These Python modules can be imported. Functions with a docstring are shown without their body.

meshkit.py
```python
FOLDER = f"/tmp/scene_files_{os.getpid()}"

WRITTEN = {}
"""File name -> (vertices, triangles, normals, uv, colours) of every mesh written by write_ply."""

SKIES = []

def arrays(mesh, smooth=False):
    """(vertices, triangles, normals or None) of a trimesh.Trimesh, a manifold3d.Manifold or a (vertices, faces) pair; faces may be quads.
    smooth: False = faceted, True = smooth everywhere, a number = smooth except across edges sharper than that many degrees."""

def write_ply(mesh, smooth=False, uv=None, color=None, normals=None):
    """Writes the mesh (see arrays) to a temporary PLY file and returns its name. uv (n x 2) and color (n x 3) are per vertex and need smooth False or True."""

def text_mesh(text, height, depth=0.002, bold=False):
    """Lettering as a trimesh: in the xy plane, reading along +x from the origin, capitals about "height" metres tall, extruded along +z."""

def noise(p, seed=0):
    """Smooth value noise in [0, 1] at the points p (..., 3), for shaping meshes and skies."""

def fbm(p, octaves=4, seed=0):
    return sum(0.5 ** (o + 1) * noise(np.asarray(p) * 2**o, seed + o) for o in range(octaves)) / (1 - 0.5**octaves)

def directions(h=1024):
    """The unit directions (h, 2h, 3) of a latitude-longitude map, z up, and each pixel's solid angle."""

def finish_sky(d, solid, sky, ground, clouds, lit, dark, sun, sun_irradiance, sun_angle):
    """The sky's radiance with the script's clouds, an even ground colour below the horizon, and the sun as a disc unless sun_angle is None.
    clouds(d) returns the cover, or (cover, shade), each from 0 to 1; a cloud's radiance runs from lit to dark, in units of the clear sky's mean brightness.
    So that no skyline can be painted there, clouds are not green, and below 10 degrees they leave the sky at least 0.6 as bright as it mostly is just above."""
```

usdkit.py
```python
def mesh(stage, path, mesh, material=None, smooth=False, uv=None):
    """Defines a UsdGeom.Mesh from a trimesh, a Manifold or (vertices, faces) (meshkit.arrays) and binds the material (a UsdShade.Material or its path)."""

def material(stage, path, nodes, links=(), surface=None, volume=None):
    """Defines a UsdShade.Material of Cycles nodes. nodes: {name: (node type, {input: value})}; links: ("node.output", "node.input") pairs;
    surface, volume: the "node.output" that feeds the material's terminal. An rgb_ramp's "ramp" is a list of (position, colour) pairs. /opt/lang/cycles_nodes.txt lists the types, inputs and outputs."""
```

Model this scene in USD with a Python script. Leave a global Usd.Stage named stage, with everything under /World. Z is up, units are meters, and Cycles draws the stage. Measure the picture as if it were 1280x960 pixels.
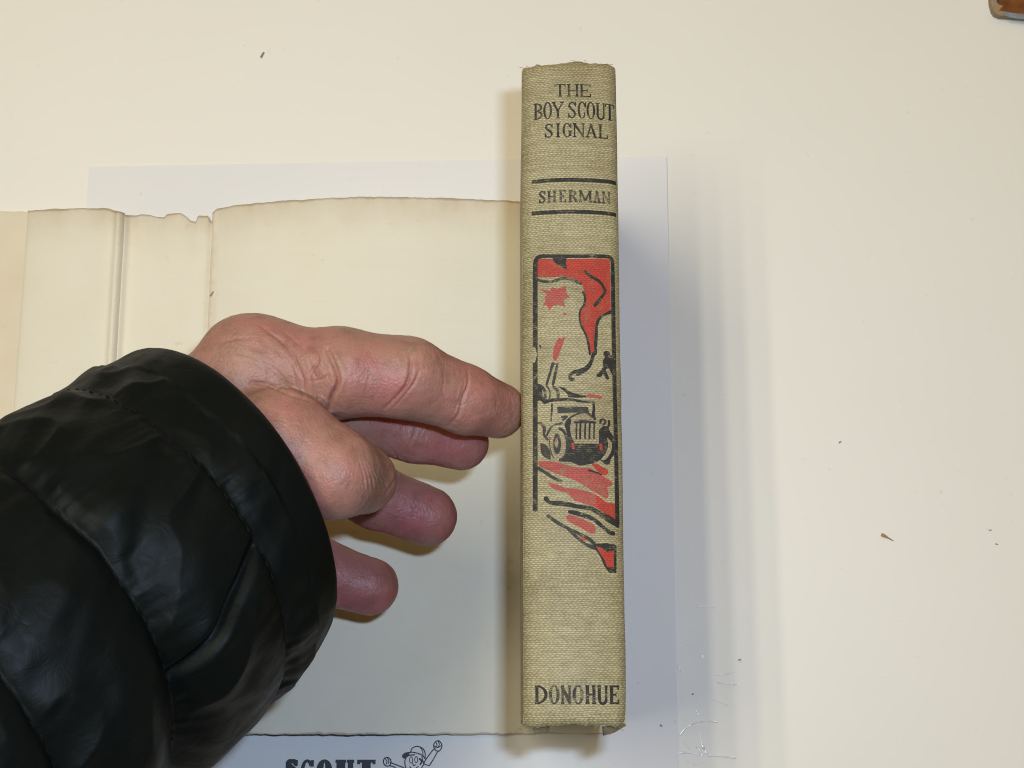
import math
import numpy as np, trimesh, usdkit
from meshkit import noise, fbm
from pxr import Usd, UsdGeom, UsdLux, UsdShade, Gf, Sdf
from shapely.geometry import Polygon, LineString, Point, box as sbox
from shapely.ops import unary_union
from shapely import affinity

stage = Usd.Stage.CreateInMemory()
UsdGeom.SetStageUpAxis(stage, UsdGeom.Tokens.z)
UsdGeom.SetStageMetersPerUnit(stage, 1.0)
UsdGeom.Xform.Define(stage, '/World')
UsdGeom.Scope.Define(stage, '/World/Looks')

# ------------------------------------------------------------------ camera
FPX, TILT, CAMH = 1900.0, math.radians(12.61), 0.537       # focal length in photo pixels (1280 wide), tilt from straight down, height
cam = UsdGeom.Camera.Define(stage, '/World/camera')
cam.CreateHorizontalApertureAttr(36.0)
cam.CreateVerticalApertureAttr(27.0)
cam.CreateFocalLengthAttr(36.0 * FPX / 1280)
cam.CreateClippingRangeAttr(Gf.Vec2f(0.01, 100))
cam.CreateExposureAttr(0.0)
cam.AddTranslateOp().Set(Gf.Vec3d(0, 0, CAMH))
cam.AddRotateXOp().Set(math.degrees(TILT))
FW = np.array([0, math.sin(TILT), -math.cos(TILT)])
UP = np.array([0, math.cos(TILT), math.sin(TILT)])
RT = np.array([1.0, 0, 0])
CAM = np.array([0, 0, CAMH])


def at(u, v, z=0.0):
    """the point of height z seen at photo pixel (u, v): how things were measured from the photograph"""
    d = FPX * FW + (u - 640) * RT - (v - 480) * UP
    return CAM + d * (z - CAMH) / d[2]


def pix(p):
    p = np.asarray(p, float) - CAM
    w = p @ FW
    return np.stack([640 + FPX * (p @ RT) / w, 480 - FPX * (p @ UP) / w], -1)


# ------------------------------------------------------------------ light: four warm tubes of a ceiling fixture, the bounce of the room, the camera's flash
FLASH, TUBE, ROOM = 1.0, 1.0, 1.0


def rect(name, pos, size, target, color, intensity, roll=0):
    l = UsdLux.RectLight.Define(stage, '/World/' + name)
    l.CreateWidthAttr(size[0]); l.CreateHeightAttr(size[1])
    l.CreateIntensityAttr(intensity); l.CreateColorAttr(Gf.Vec3f(*color)); l.CreateNormalizeAttr(False)
    z = np.asarray(pos, float) - np.asarray(target, float); z /= np.linalg.norm(z)
    y = np.array([0, 1.0, 0]) - z * z[1]; y /= np.linalg.norm(y)
    x = np.cross(y, z)
    l.AddTransformOp().Set(Gf.Matrix4d(*x, 0, *y, 0, *z, 0, *map(float, pos), 1))
    return l


for k, tx in enumerate((-0.50, -0.61, -0.72, -0.84)):
    rect('ceiling_tube' + ('_%03d' % k if k else ''), (tx, 0.40, 1.8), (0.045, 1.2), (tx, 0.40, 0), (1.0, 0.95, 0.775), 34.6 * TUBE)
rect('ceiling_bounce', (1.0, 2.0, 2.2), (4.2, 4.2), (0.5, 0.9, 0), (1.0, 0.66, 0.25), 0.51 * ROOM)
rect('camera_flash', CAM + RT * 0.028 + UP * 0.030 - FW * 0.004, (0.018, 0.010), CAM + RT * 0.02 + FW, (0.545, 0.713, 1.0), 2800.0 * FLASH)


# ------------------------------------------------------------------ helpers
def mat(name, nodes, links=(), surface='p.BSDF'):
    return usdkit.material(stage, '/World/Looks/' + name, nodes, links, surface=surface)


COUNT = {}


def numbered(parent, name):
    k = COUNT.get((parent, name), 0)
    COUNT[(parent, name)] = k + 1
    return name if k == 0 else '%s_%03d' % (name, k)


def tag(prim, label=None, cat=None, group=None, kind=None):
    for key, val in (('label', label), ('category', cat), ('group', group), ('kind', kind)):
        if val:
            prim.SetCustomDataByKey(key, val)
    return prim


def thing(name, label, cat, group=None):
    x = UsdGeom.Xform.Define(stage, '/World/' + numbered('/World', name))
    return tag(x.GetPrim(), label, cat, group)


def obj(name, mesh, material, parent=None, smooth=False, uv=None):
    base = str(parent.GetPath()) if parent is not None else '/World'
    return usdkit.mesh(stage, base + '/' + numbered(base, name), mesh, material, smooth=smooth, uv=uv).GetPrim()


def grid_faces(n, m, wrap=False):
    i, j = np.meshgrid(np.arange(n - 1), np.arange(m if wrap else m - 1), indexing='ij')
    j2 = (j + 1) % m
    return np.stack([i * m + j, i * m + j2, (i + 1) * m + j2, (i + 1) * m + j], -1).reshape(-1, 4)


def sheet(P, thick):
    """closed thin sheet from a grid of points P (n, m, 3), thickness downwards"""
    n, m = P.shape[:2]
    top = P.reshape(-1, 3); bot = top - [0, 0, thick]
    f = grid_faces(n, m)
    N = n * m
    ring = np.concatenate([np.arange(m), np.arange(1, n) * m + m - 1, (n - 1) * m + np.arange(m - 2, -1, -1), np.arange(n - 2, 0, -1) * m])
    r2 = np.roll(ring, -1)
    side = np.stack([ring, ring + N, r2 + N, r2], -1)
    F = np.vstack([f, f[:, ::-1] + N, side])
    F = np.vstack([F[:, [0, 1, 2]], F[:, [0, 2, 3]]])
    t = trimesh.Trimesh(np.vstack([top, bot]), F, process=False)
    c = np.cross(P[1, 0] - P[0, 0], P[0, 1] - P[0, 0])
    if c[2] < 0 and t.face_normals[0][2] < 0:
        t.invert()
    return t


def flat_prism(poly, z0, z1):
    polys = getattr(poly, 'geoms', [poly])
    out = [trimesh.creation.extrude_polygon(g, z1 - z0, engine='earcut') for g in polys if g.geom_type == 'Polygon' and g.area > 0]
    t = trimesh.util.concatenate(out)
    t.apply_translation([0, 0, z0])
    return t


# ------------------------------------------------------------------ materials
POS = {'geo': ('geometry', {})}


def paper_mat(name, col, col2, scale=9.0, rough=0.75, grain=0.00006, spec=0.3):
    return mat(name, {
        'geo': ('geometry', {}),
        'n1': ('noise_texture', {'scale': scale, 'detail': 5.0, 'roughness': 0.6}),
        'n2': ('noise_texture', {'scale': 900.0, 'detail': 3.0}),
        'c': ('mix_color', {'a': col, 'b': col2}), 'nf': ('noise_texture', {'scale': 330.0, 'detail': 2.0}), 'rf': ('rgb_ramp', {'ramp': [(0.70, (1, 1, 1)), (0.78, (0.93, 0.91, 0.88)), (0.84, (0.80, 0.75, 0.68))]}), 'cf': ('mix_color', {'blend_type': 'multiply', 'fac': 1.0}),
        'rr': ('rgb_ramp', {'ramp': [(0.35, (0, 0, 0)), (0.7, (1, 1, 1))]}),
        'b': ('bump', {'strength': 0.25, 'distance': grain}),
        'p': ('principled_bsdf', {'roughness': rough, 'specular_ior_level': spec}),
    }, [('geo.position', 'n1.vector'), ('geo.position', 'n2.vector'), ('n1.fac', 'rr.fac'), ('rr.color', 'c.fac'), ('geo.position', 'nf.vector'), ('nf.fac', 'rf.fac'), ('c.result', 'cf.a'), ('rf.color', 'cf.b'), ('cf.result', 'p.base_color'),
        ('n2.fac', 'b.height'), ('b.normal', 'p.normal')])


M_table = paper_mat('table_cream', (0.80, 0.755, 0.655), (0.775, 0.735, 0.64), 7.0, 0.5, 0.00004, 0.35)
M_white = paper_mat('white_paper', (0.775, 0.745, 0.70), (0.76, 0.735, 0.69), 12.0)
M_print = mat('printed_black', {'p': ('principled_bsdf', {'base_color': (0.022, 0.022, 0.026), 'roughness': 0.6})})

# old jacket paper: cream, browned towards its top edge, thin dark line at top and bottom
M_jacket = mat('aged_paper', {
    'geo': ('geometry', {}), 'sep': ('separate_xyz', {}), 'uv': ('uvmap', {'attribute': 'st'}), 'suv': ('separate_xyz', {}),
    'n1': ('noise_texture', {'scale': 22.0, 'detail': 6.0, 'roughness': 0.65}),
    'n2': ('noise_texture', {'scale': 70.0, 'detail': 5.0, 'roughness': 0.65}),
    'n3': ('noise_texture', {'scale': 900.0, 'detail': 3.0}),
    'mp': ('mapping', {'scale': (30.0, 900.0, 30.0)}), 'n4': ('noise_texture', {'scale': 1.0, 'detail': 3.0}),
    'jit': ('math', {'math_type': 'multiply_add', 'value2': 0.09, 'value3': -0.045}),
    'yy': ('math', {'math_type': 'add'}),
    'top': ('map_range', {'from_min': 0.89, 'from_max': 1.0, 'clamp': True}), 'pw': ('math', {'math_type': 'power', 'value2': 2.4}),
    'fac': ('math', {'math_type': 'multiply', 'value2': 0.42}),
    'ed': ('map_range', {'from_min': 0.9945, 'from_max': 0.9985, 'clamp': True}), 'jit2': ('math', {'math_type': 'multiply_add', 'value2': 0.010, 'value3': -0.005}), 'yy2': ('math', {'math_type': 'add'}),
    'edb': ('map_range', {'from_min': 0.0035, 'from_max': 0.0012, 'clamp': True}), 'emax': ('math', {'math_type': 'maximum'}), 'ef': ('math', {'math_type': 'multiply', 'value2': 0.45}),
    'cx': ('math', {'math_type': 'subtract', 'value2': -0.1098}), 'cab': ('math', {'math_type': 'absolute'}), 'cm': ('map_range', {'from_min': 0.0028, 'from_max': 0.0, 'clamp': True, 'to_max': 0.42}),
    'cn': ('math', {'math_type': 'multiply'}), 'fm': ('math', {'math_type': 'maximum'}), 'n2r': ('map_range', {'from_min': 0.33, 'from_max': 0.6, 'clamp': True}),
    'c1': ('mix_color', {'a': (0.77, 0.715, 0.57), 'b': (0.75, 0.685, 0.525)}),
    'rr': ('rgb_ramp', {'ramp': [(0.38, (0, 0, 0)), (0.68, (1, 1, 1))]}),
    'n5': ('noise_texture', {'scale': 210.0, 'detail': 3.0, 'roughness': 0.7}), 'r5': ('rgb_ramp', {'ramp': [(0.66, (1, 1, 1)), (0.74, (0.93, 0.88, 0.80)), (0.80, (0.84, 0.74, 0.60))]}), 'c5': ('mix_color', {'blend_type': 'multiply', 'fac': 0.8}),
    'r4': ('rgb_ramp', {'ramp': [(0.28, (0.985, 0.982, 0.978)), (0.42, (1, 1, 1))]}),
    'c2': ('mix_color', {'b': (0.47, 0.32, 0.155)}), 'c4': ('mix_color', {'b': (0.13, 0.075, 0.035)}),
    'c3': ('mix_color', {'blend_type': 'multiply', 'fac': 1.0}),
    'b': ('bump', {'strength': 0.3, 'distance': 0.00007}),
    'p': ('principled_bsdf', {'roughness': 0.8, 'specular_ior_level': 0.25}),
}, [('geo.position', 'n1.vector'), ('geo.position', 'n2.vector'), ('geo.position', 'n3.vector'), ('geo.position', 'mp.vector'), ('mp.vector', 'n4.vector'),
    ('geo.position', 'sep.vector'), ('uv.UV', 'suv.vector'), ('n2.fac', 'jit.value1'), ('suv.y', 'yy.value1'), ('jit.value', 'yy.value2'), ('yy.value', 'top.value'),
    ('top.result', 'pw.value1'), ('pw.value', 'fac.value1'), ('n2.fac', 'jit2.value1'), ('suv.y', 'yy2.value1'), ('jit2.value', 'yy2.value2'), ('yy2.value', 'ed.value'), ('yy2.value', 'edb.value'),
    ('ed.result', 'emax.value1'), ('edb.result', 'emax.value2'), ('emax.value', 'ef.value1'), ('sep.x', 'cx.value1'), ('cx.value', 'cab.value1'), ('cab.value', 'cm.value'), ('cm.result', 'cn.value1'), ('n2.fac', 'n2r.value'), ('n2r.result', 'cn.value2'),
    ('fac.value', 'fm.value1'), ('cn.value', 'fm.value2'),
    ('n1.fac', 'rr.fac'), ('rr.color', 'c1.fac'), ('c1.result', 'c2.a'), ('fm.value', 'c2.fac'), ('c2.result', 'c4.a'), ('ef.value', 'c4.fac'),
    ('n4.fac', 'r4.fac'), ('c4.result', 'c3.a'), ('r4.color', 'c3.b'), ('geo.position', 'n5.vector'), ('n5.fac', 'r5.fac'), ('c3.result', 'c5.a'), ('r5.color', 'c5.b'), ('c5.result', 'p.base_color'), ('n3.fac', 'b.height'), ('b.normal', 'p.normal')])
M_flap = paper_mat('aged_flap_paper', (0.74, 0.645, 0.475), (0.69, 0.585, 0.41), 40.0, 0.8)


def weave_nodes():
    """cloth of horizontal threads with staggered raised picks, uneven as old book cloth is; 'h' is its height from 0 to 1"""
    return ({
        'geo': ('geometry', {}),
        'wn': ('noise_texture', {'scale': 300.0, 'detail': 2.0}), 'wsub': ('vector_math', {'math_type': 'subtract', 'vector2': (0.5, 0.5, 0.5)}), 'wsc': ('vector_math', {'math_type': 'scale', 'scale': 0.0006}), 'wadd': ('vector_math', {'math_type': 'add'}),
        'wx': ('separate_xyz', {}),
        'yr': ('math', {'math_type': 'multiply', 'value2': 1.0 / 0.00056}), 'row': ('math', {'math_type': 'floor'}), 'fy': ('math', {'math_type': 'fraction'}), 'py': ('math', {'math_type': 'multiply', 'value2': math.pi}), 'hy': ('math', {'math_type': 'sine'}),
        'wr0': ('white_noise_texture', {'dimensions': '1D'}), 'off': ('math', {'math_type': 'multiply_add', 'value2': 0.5}), 'jt': ('math', {'math_type': 'multiply', 'value2': 0.35}),
        'xr': ('math', {'math_type': 'multiply_add', 'value2': 1.0 / 0.00122}), 'fx': ('math', {'math_type': 'fraction'}), 'pxx': ('math', {'math_type': 'multiply', 'value2': math.pi}), 'hx': ('math', {'math_type': 'sine'}), 'hx2': ('math', {'math_type': 'power', 'value2': 1.6}),
        'hxm': ('math', {'math_type': 'multiply_add', 'value2': 0.62, 'value3': 0.38}), 'rb0': ('math', {'math_type': 'multiply_add', 'value2': 0.35, 'value3': 0.72}),
        'hm': ('math', {'math_type': 'multiply'}), 'hm2': ('math', {'math_type': 'multiply'}),
        'sm': ('mapping', {'scale': (420.0, 1800.0, 420.0)}), 'sn': ('noise_texture', {'scale': 1.0, 'detail': 3.0, 'roughness': 0.7}), 'snm': ('math', {'math_type': 'multiply_add', 'value2': 1.3, 'value3': -0.62}),
        'h': ('math', {'math_type': 'add', 'use_clamp': True}),
        'big': ('noise_texture', {'scale': 45.0, 'detail': 4.0, 'roughness': 0.6}),
    }, [('geo.position', 'wn.vector'), ('wn.color', 'wsub.vector1'), ('wsub.vector', 'wsc.vector1'), ('geo.position', 'wadd.vector1'), ('wsc.vector', 'wadd.vector2'), ('wadd.vector', 'wx.vector'),
        ('wx.y', 'yr.value1'), ('yr.value', 'row.value1'), ('yr.value', 'fy.value1'), ('fy.value', 'py.value1'), ('py.value', 'hy.value1'),
        ('row.value', 'wr0.w'), ('wr0.value', 'jt.value1'), ('row.value', 'off.value1'), ('jt.value', 'off.value3'), ('wx.x', 'xr.value1'), ('off.value', 'xr.value3'), ('xr.value', 'fx.value1'),
        ('fx.value', 'pxx.value1'), ('pxx.value', 'hx.value1'), ('hx.value', 'hx2.value1'), ('hx2.value', 'hxm.value1'), ('hy.value', 'hm.value1'), ('hxm.value', 'hm.value2'),
        ('wr0.value', 'rb0.value1'), ('hm.value', 'hm2.value1'), ('rb0.value', 'hm2.value2'),
        ('geo.position', 'sm.vector'), ('sm.vector', 'sn.vector'), ('sn.fac', 'snm.value1'), ('hm2.value', 'h.value1'), ('snm.value', 'h.value2'), ('geo.position', 'big.vector')])


wn, wl = weave_nodes()
M_cloth = mat('book_cloth', {**wn,
    'rmp': ('rgb_ramp', {'ramp': [(0.0, (0.195, 0.152, 0.076)), (0.45, (0.316, 0.259, 0.132)), (1.0, (0.50, 0.430, 0.240))]}),
    'rb': ('rgb_ramp', {'ramp': [(0.28, (0.74, 0.70, 0.64)), (0.5, (0.98, 0.965, 0.92)), (0.72, (1.04, 1.03, 1.0))]}),
    'mul': ('mix_color', {'blend_type': 'multiply', 'fac': 1.0}),
    'b': ('bump', {'strength': 0.45, 'distance': 0.00013}),
    'p': ('principled_bsdf', {'roughness': 0.55, 'specular_ior_level': 0.32}),
}, wl + [('h.value', 'rmp.fac'), ('rmp.color', 'mul.a'), ('big.fac', 'rb.fac'), ('rb.color', 'mul.b'), ('mul.result', 'p.base_color'), ('h.value', 'b.height'), ('b.normal', 'p.normal')])


def ink_mat(name, col, wear, wear_scale=420.0):
    """stamped ink on cloth: thin where the weave dips, rubbed off in places"""
    n, l = weave_nodes()
    return mat(name, {**n,
        'wr': ('noise_texture', {'scale': wear_scale, 'detail': 4.0, 'roughness': 0.7}),
        'bw': ('math', {'math_type': 'multiply_add', 'value2': 0.30, 'value3': -0.12}),
        's': ('math', {'math_type': 'add'}),
        'cov': ('map_range', {'from_min': wear, 'from_max': wear + 0.20, 'to_min': 0.15, 'to_max': 0.97, 'clamp': True}),
        't': ('transparent_bsdf', {}),
        'sh': ('mix_color', {'a': tuple(c * 0.75 for c in col), 'b': tuple(min(c * 1.2, 1) for c in col)}),
        'b': ('bump', {'strength': 0.5, 'distance': 0.00014}),
        'p': ('principled_bsdf', {'roughness': 0.6, 'specular_ior_level': 0.2}),
        'mx': ('mix_closure', {}), 'wv': ('math', {'math_type': 'multiply_add', 'value2': 0.42, 'value3': 0.70, 'use_clamp': True}), 'cv': ('math', {'math_type': 'multiply'}),
    }, l + [('geo.position', 'wr.vector'), ('h.value', 'bw.value1'), ('wr.fac', 's.value1'), ('bw.value', 's.value2'), ('s.value', 'cov.value'), ('cov.result', 'cv.value1'), ('h.value', 'wv.value1'), ('wv.value', 'cv.value2'), ('cv.value', 'mx.fac'),
            ('t.BSDF', 'mx.closure1'), ('p.BSDF', 'mx.closure2'), ('h.value', 'sh.fac'), ('sh.result', 'p.base_color'), ('h.value', 'b.height'), ('b.normal', 'p.normal')], surface='mx.closure')


M_ink = ink_mat('black_ink', (0.026, 0.024, 0.021), 0.29)
M_ink_thin = ink_mat('rubbed_black_ink', (0.036, 0.033, 0.028), 0.38)
M_ink_grey = ink_mat('grey_ink', (0.045, 0.041, 0.033), 0.32)
M_red = ink_mat('red_ink', (0.46, 0.050, 0.030), 0.24)
M_red_thin = ink_mat('thin_red_ink', (0.45, 0.080, 0.060), 0.30)
M_dark_edge = paper_mat('dark_cloth_edge', (0.13, 0.10, 0.055), (0.07, 0.05, 0.028), 300.0, 0.85)
M_pages = mat('page_edges', {'geo': ('geometry', {}), 'w': ('wave_texture', {'scale': 900.0, 'distortion': 1.5, 'bands_direction': 'x'}),
                             'c': ('mix_color', {'a': (0.55, 0.44, 0.28), 'b': (0.40, 0.31, 0.19)}), 'p': ('principled_bsdf', {'roughness': 0.9})},
              [('geo.position', 'w.vector'), ('w.fac', 'c.fac'), ('c.result', 'p.base_color')])

# ------------------------------------------------------------------ the table
n = 60
xs = np.linspace(-0.6, 0.6, n); ys = np.linspace(-0.35, 0.75, n)
P = np.stack([*np.meshgrid(xs, ys, indexing='ij'), np.zeros((n, n))], -1)
tag(obj('table_top', sheet(P, 0.03), M_table), 'cream white table top under the papers', 'table', kind='structure')

# ------------------------------------------------------------------ sheet of white paper with its printed heading
white = thing('paper_sheet', 'bluish white letter sheet with printed heading, lying under the jacket and the book', 'paper')
c0, c1, c3 = at(112, 209), at(833, 196), at(848, 960)
ex = (c1 - c0); Wd = np.linalg.norm(ex); ex /= Wd
ey = c3 - c1; ey /= np.linalg.norm(ey)
a, b = np.meshgrid(np.linspace(0, Wd, 40), np.linspace(0, 0.279, 50), indexing='ij')
P = c0 + a[..., None] * ex + b[..., None] * ey
P[..., 2] = 0.0005 + 0.0004 * fbm(np.stack([a * 18, b * 18, 0 * a], -1), 2, 4)
curl = np.clip(b - 0.20, 0, 1) * 0.0
P[..., 2] += curl
obj('sheet', sheet(P[:, ::-1], 0.0002), M_white, white, smooth=30)


# ------------------------------------------------------------------ letters, drawn as strokes in a box (0..w, 0..1)
def seg(pts, wd, cap=2):
    return LineString(pts).buffer(wd / 2, cap_style=cap, join_style=1, quad_segs=5)


def ell(cx, cy, rx, ry, n=28):
    t = np.linspace(0, 2 * np.pi, n, endpoint=False)
    return Polygon(np.stack([cx + rx * np.cos(t), cy + ry * np.sin(t)], 1))


def curve(pts, n=6):
    """Catmull-Rom through pts"""
    p = np.asarray(pts, float)
    p = np.vstack([2 * p[0] - p[1], p, 2 * p[-1] - p[-2]])
    out = []
    for i in range(1, len(p) - 2):
        for t in np.linspace(0, 1, n, endpoint=False):
            out.append(0.5 * ((2 * p[i]) + (-p[i - 1] + p[i + 1]) * t + (2 * p[i - 1] - 5 * p[i] + 4 * p[i + 1] - p[i + 2]) * t * t + (-p[i - 1] + 3 * p[i] - 3 * p[i + 1] + p[i + 2]) * t ** 3))
    return np.vstack(out + [p[-2]])


def letter(ch, w, T, t, sv):
    """T thick stroke, t thin stroke, sv serif overhang"""
    def stem(x, y0=0.0, y1=1.0, wd=T, s0=True, s1=True):
        g = [sbox(x - wd / 2, y0, x + wd / 2, y1)]
        for on, y in ((s0, y0), (s1, y1 - t)):
            if on:
                g.append(sbox(x - wd / 2 - sv, y, x + wd / 2 + sv, y + t))
        return unary_union(g)
    L, R, mid = T / 2 + sv, w - T / 2 - sv, w / 2
    bow = lambda x0, x1, y0, y1: ell(x0, (y0 + y1) / 2, x1 - x0, (y1 - y0) / 2).difference(ell(x0, (y0 + y1) / 2, x1 - x0 - T, (y1 - y0) / 2 - t)).intersection(sbox(x0, -1, 9, 2))
    if ch == 'T':
        return unary_union([stem(mid, s1=False), sbox(0, 1 - t, w, 1), sbox(0, .78, t, 1), sbox(w - t, .78, w, 1)])
    if ch == 'H':
        return unary_union([stem(L), stem(R), sbox(L, .5 - t / 2, R, .5 + t / 2)])
    if ch == 'I':
        return stem(mid)
    if ch == 'E':
        return unary_union([stem(L), sbox(L, 0, w, t), sbox(L, 1 - t, w, 1), sbox(L, .5 - t / 2, w * .72, .5 + t / 2), sbox(w - t, 0, w, .26), sbox(w - t, .76, w, 1), sbox(w * .72 - t * .6, .38, w * .72, .62)])
    if ch == 'L':
        return unary_union([stem(L), sbox(L, 0, w, t), sbox(w - t, 0, w, .3)])
    if ch == 'B':
        return unary_union([stem(L), bow(L, w * .93, .5 - t / 2, 1), bow(L, w, 0, .5 + t / 2)])
    if ch == 'D':
        return unary_union([stem(L), bow(L, w, 0, 1), sbox(L, 0, L + (w - L) * .3, t), sbox(L, 1 - t, L + (w - L) * .3, 1)])
    if ch == 'R':
        return unary_union([stem(L), bow(L, w * .88, .46, 1), seg([(w * .5, .48), (w - T * .5, t * .5)], T), sbox(w - T - sv, 0, w, t)])
    if ch == 'O':
        return ell(mid, .5, mid, .52).difference(ell(mid, .5, mid - T, .52 - t))
    if ch in 'CG':
        g = ell(mid, .5, mid, .52).difference(ell(mid, .5, mid - T, .52 - t)).difference(sbox(w * .68, .36, w * 2, .70))
        g = unary_union([g.difference(sbox(w * .84, -1, w * 2, .9 if ch == 'C' else .9)), seg([(w * .9, .66), (w * .9, .98)], t * 1.1)])
        if ch == 'G':
            g = unary_union([g, sbox(w * .84 - T / 2, .06, w * .84 + T / 2, .46), sbox(w * .84 - T / 2 - sv, .46 - t, w * .84 + T / 2 + sv, .46)])
        return g
    if ch == 'U':
        t2 = max(t * 1.3, T * .6)
        arc = [(L + (R - L) * (.5 - .5 * math.cos(q)), .26 - .24 * math.sin(q)) for q in np.linspace(0, np.pi, 12)]
        return unary_union([stem(L, .26, 1, s0=False), stem(R, .26, 1, t2, s0=False), seg(arc, T * .85, 1)])
    if ch == 'Y':
        return unary_union([stem(mid, 0, .48, s1=False), seg([(mid, .44), (L * .9, 1 - t)], T), seg([(mid, .44), (R * 1.04, 1 - t)], max(t * 1.2, T * .55)), sbox(0, 1 - t, 2 * L, 1), sbox(2 * R - w, 1 - t, w, 1)])
    if ch == 'N':
        t2 = max(t * 1.2, T * .6)
        return unary_union([stem(L, wd=t2), stem(R, wd=t2, s0=False), seg([(L - t2 * .4, 1 - T * .25), (R + t2 * .3, T * .2)], T).intersection(sbox(0, 0, w, 1))])
    if ch == 'M':
        t2 = max(t * 1.2, T * .6)
        return unary_union([stem(L, wd=t2), stem(R), seg([(L, .97), (mid, .12)], T).intersection(sbox(0, 0, w, 1)), seg([(R, .97), (mid, .12)], t2).intersection(sbox(0, 0, w, 1))])
    if ch == 'A':
        t2 = max(t * 1.2, T * .6)
        return unary_union([seg([(L, t * .5), (mid, 1)], t2), seg([(R, t * .5), (mid - T * .15, 1)], T).intersection(sbox(0, 0, w, 1)), sbox(w * .28, .3, w * .74, .3 + t), sbox(0, 0, 2 * L, t), sbox(2 * R - w, 0, w, t)])
    if ch == 'S':
        p = curve([(w * .86, .80), (w * .60, .95), (w * .28, .90), (w * .17, .73), (w * .40, .56), (w * .68, .44), (w * .84, .26), (w * .66, .07), (w * .34, .05), (w * .12, .22)])
        sp = curve([(w * .17, .73), (w * .40, .56), (w * .68, .44), (w * .84, .26)])
        return unary_union([seg(p, max(t * 1.2, T * .6), 1), seg(sp, T, 1), seg([(w * .88, .70), (w * .88, .99)], t), seg([(w * .11, .02), (w * .11, .33)], t)]).intersection(sbox(0, -.03, w, 1.03))
    raise ValueError(ch)


# heading: "SCOUT" in fat slab letters; only its top shows inside the picture
zp = 0.0011
heads = [('S', 358, 373), ('C', 377, 392.5), ('O', 396.5, 416), ('U', 420, 445.5), ('T', 447, 470)]
head_z = 0.00115
for ch, u0, u1 in heads:
    p0 = at(u0, 949.5, 0); p1 = at(u1, 949.5, 0)
    wd = p1[0] - p0[0]; ht = 0.0068
    g = letter(ch, wd / ht, .44 if ch != 'S' else .40, .15, .05)
    g = affinity.translate(affinity.scale(g, ht, ht, origin=(0, 0)), p0[0], p0[1] - ht)
    obj('printed_letter', flat_prism(g, head_z, head_z + 0.00006), M_print, white)

# line drawing of a cheering boy in a cap (drawn in a 5.333x enlargement of the photo whose corner is at 340,910)
def draw(lines, s, o, z, wpx):
    gs = []
    for pts, wdt in lines:
        q = curve(pts, 5) if len(pts) > 2 else np.asarray(pts, float)
        w3 = np.array([at(o[0] + x / s, o[1] + y / s, z)[:2] for x, y in q])
        gs.append(LineString(w3).buffer(wdt * wpx / 2, cap_style=1, quad_segs=3))
    return unary_union(gs)


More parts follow.
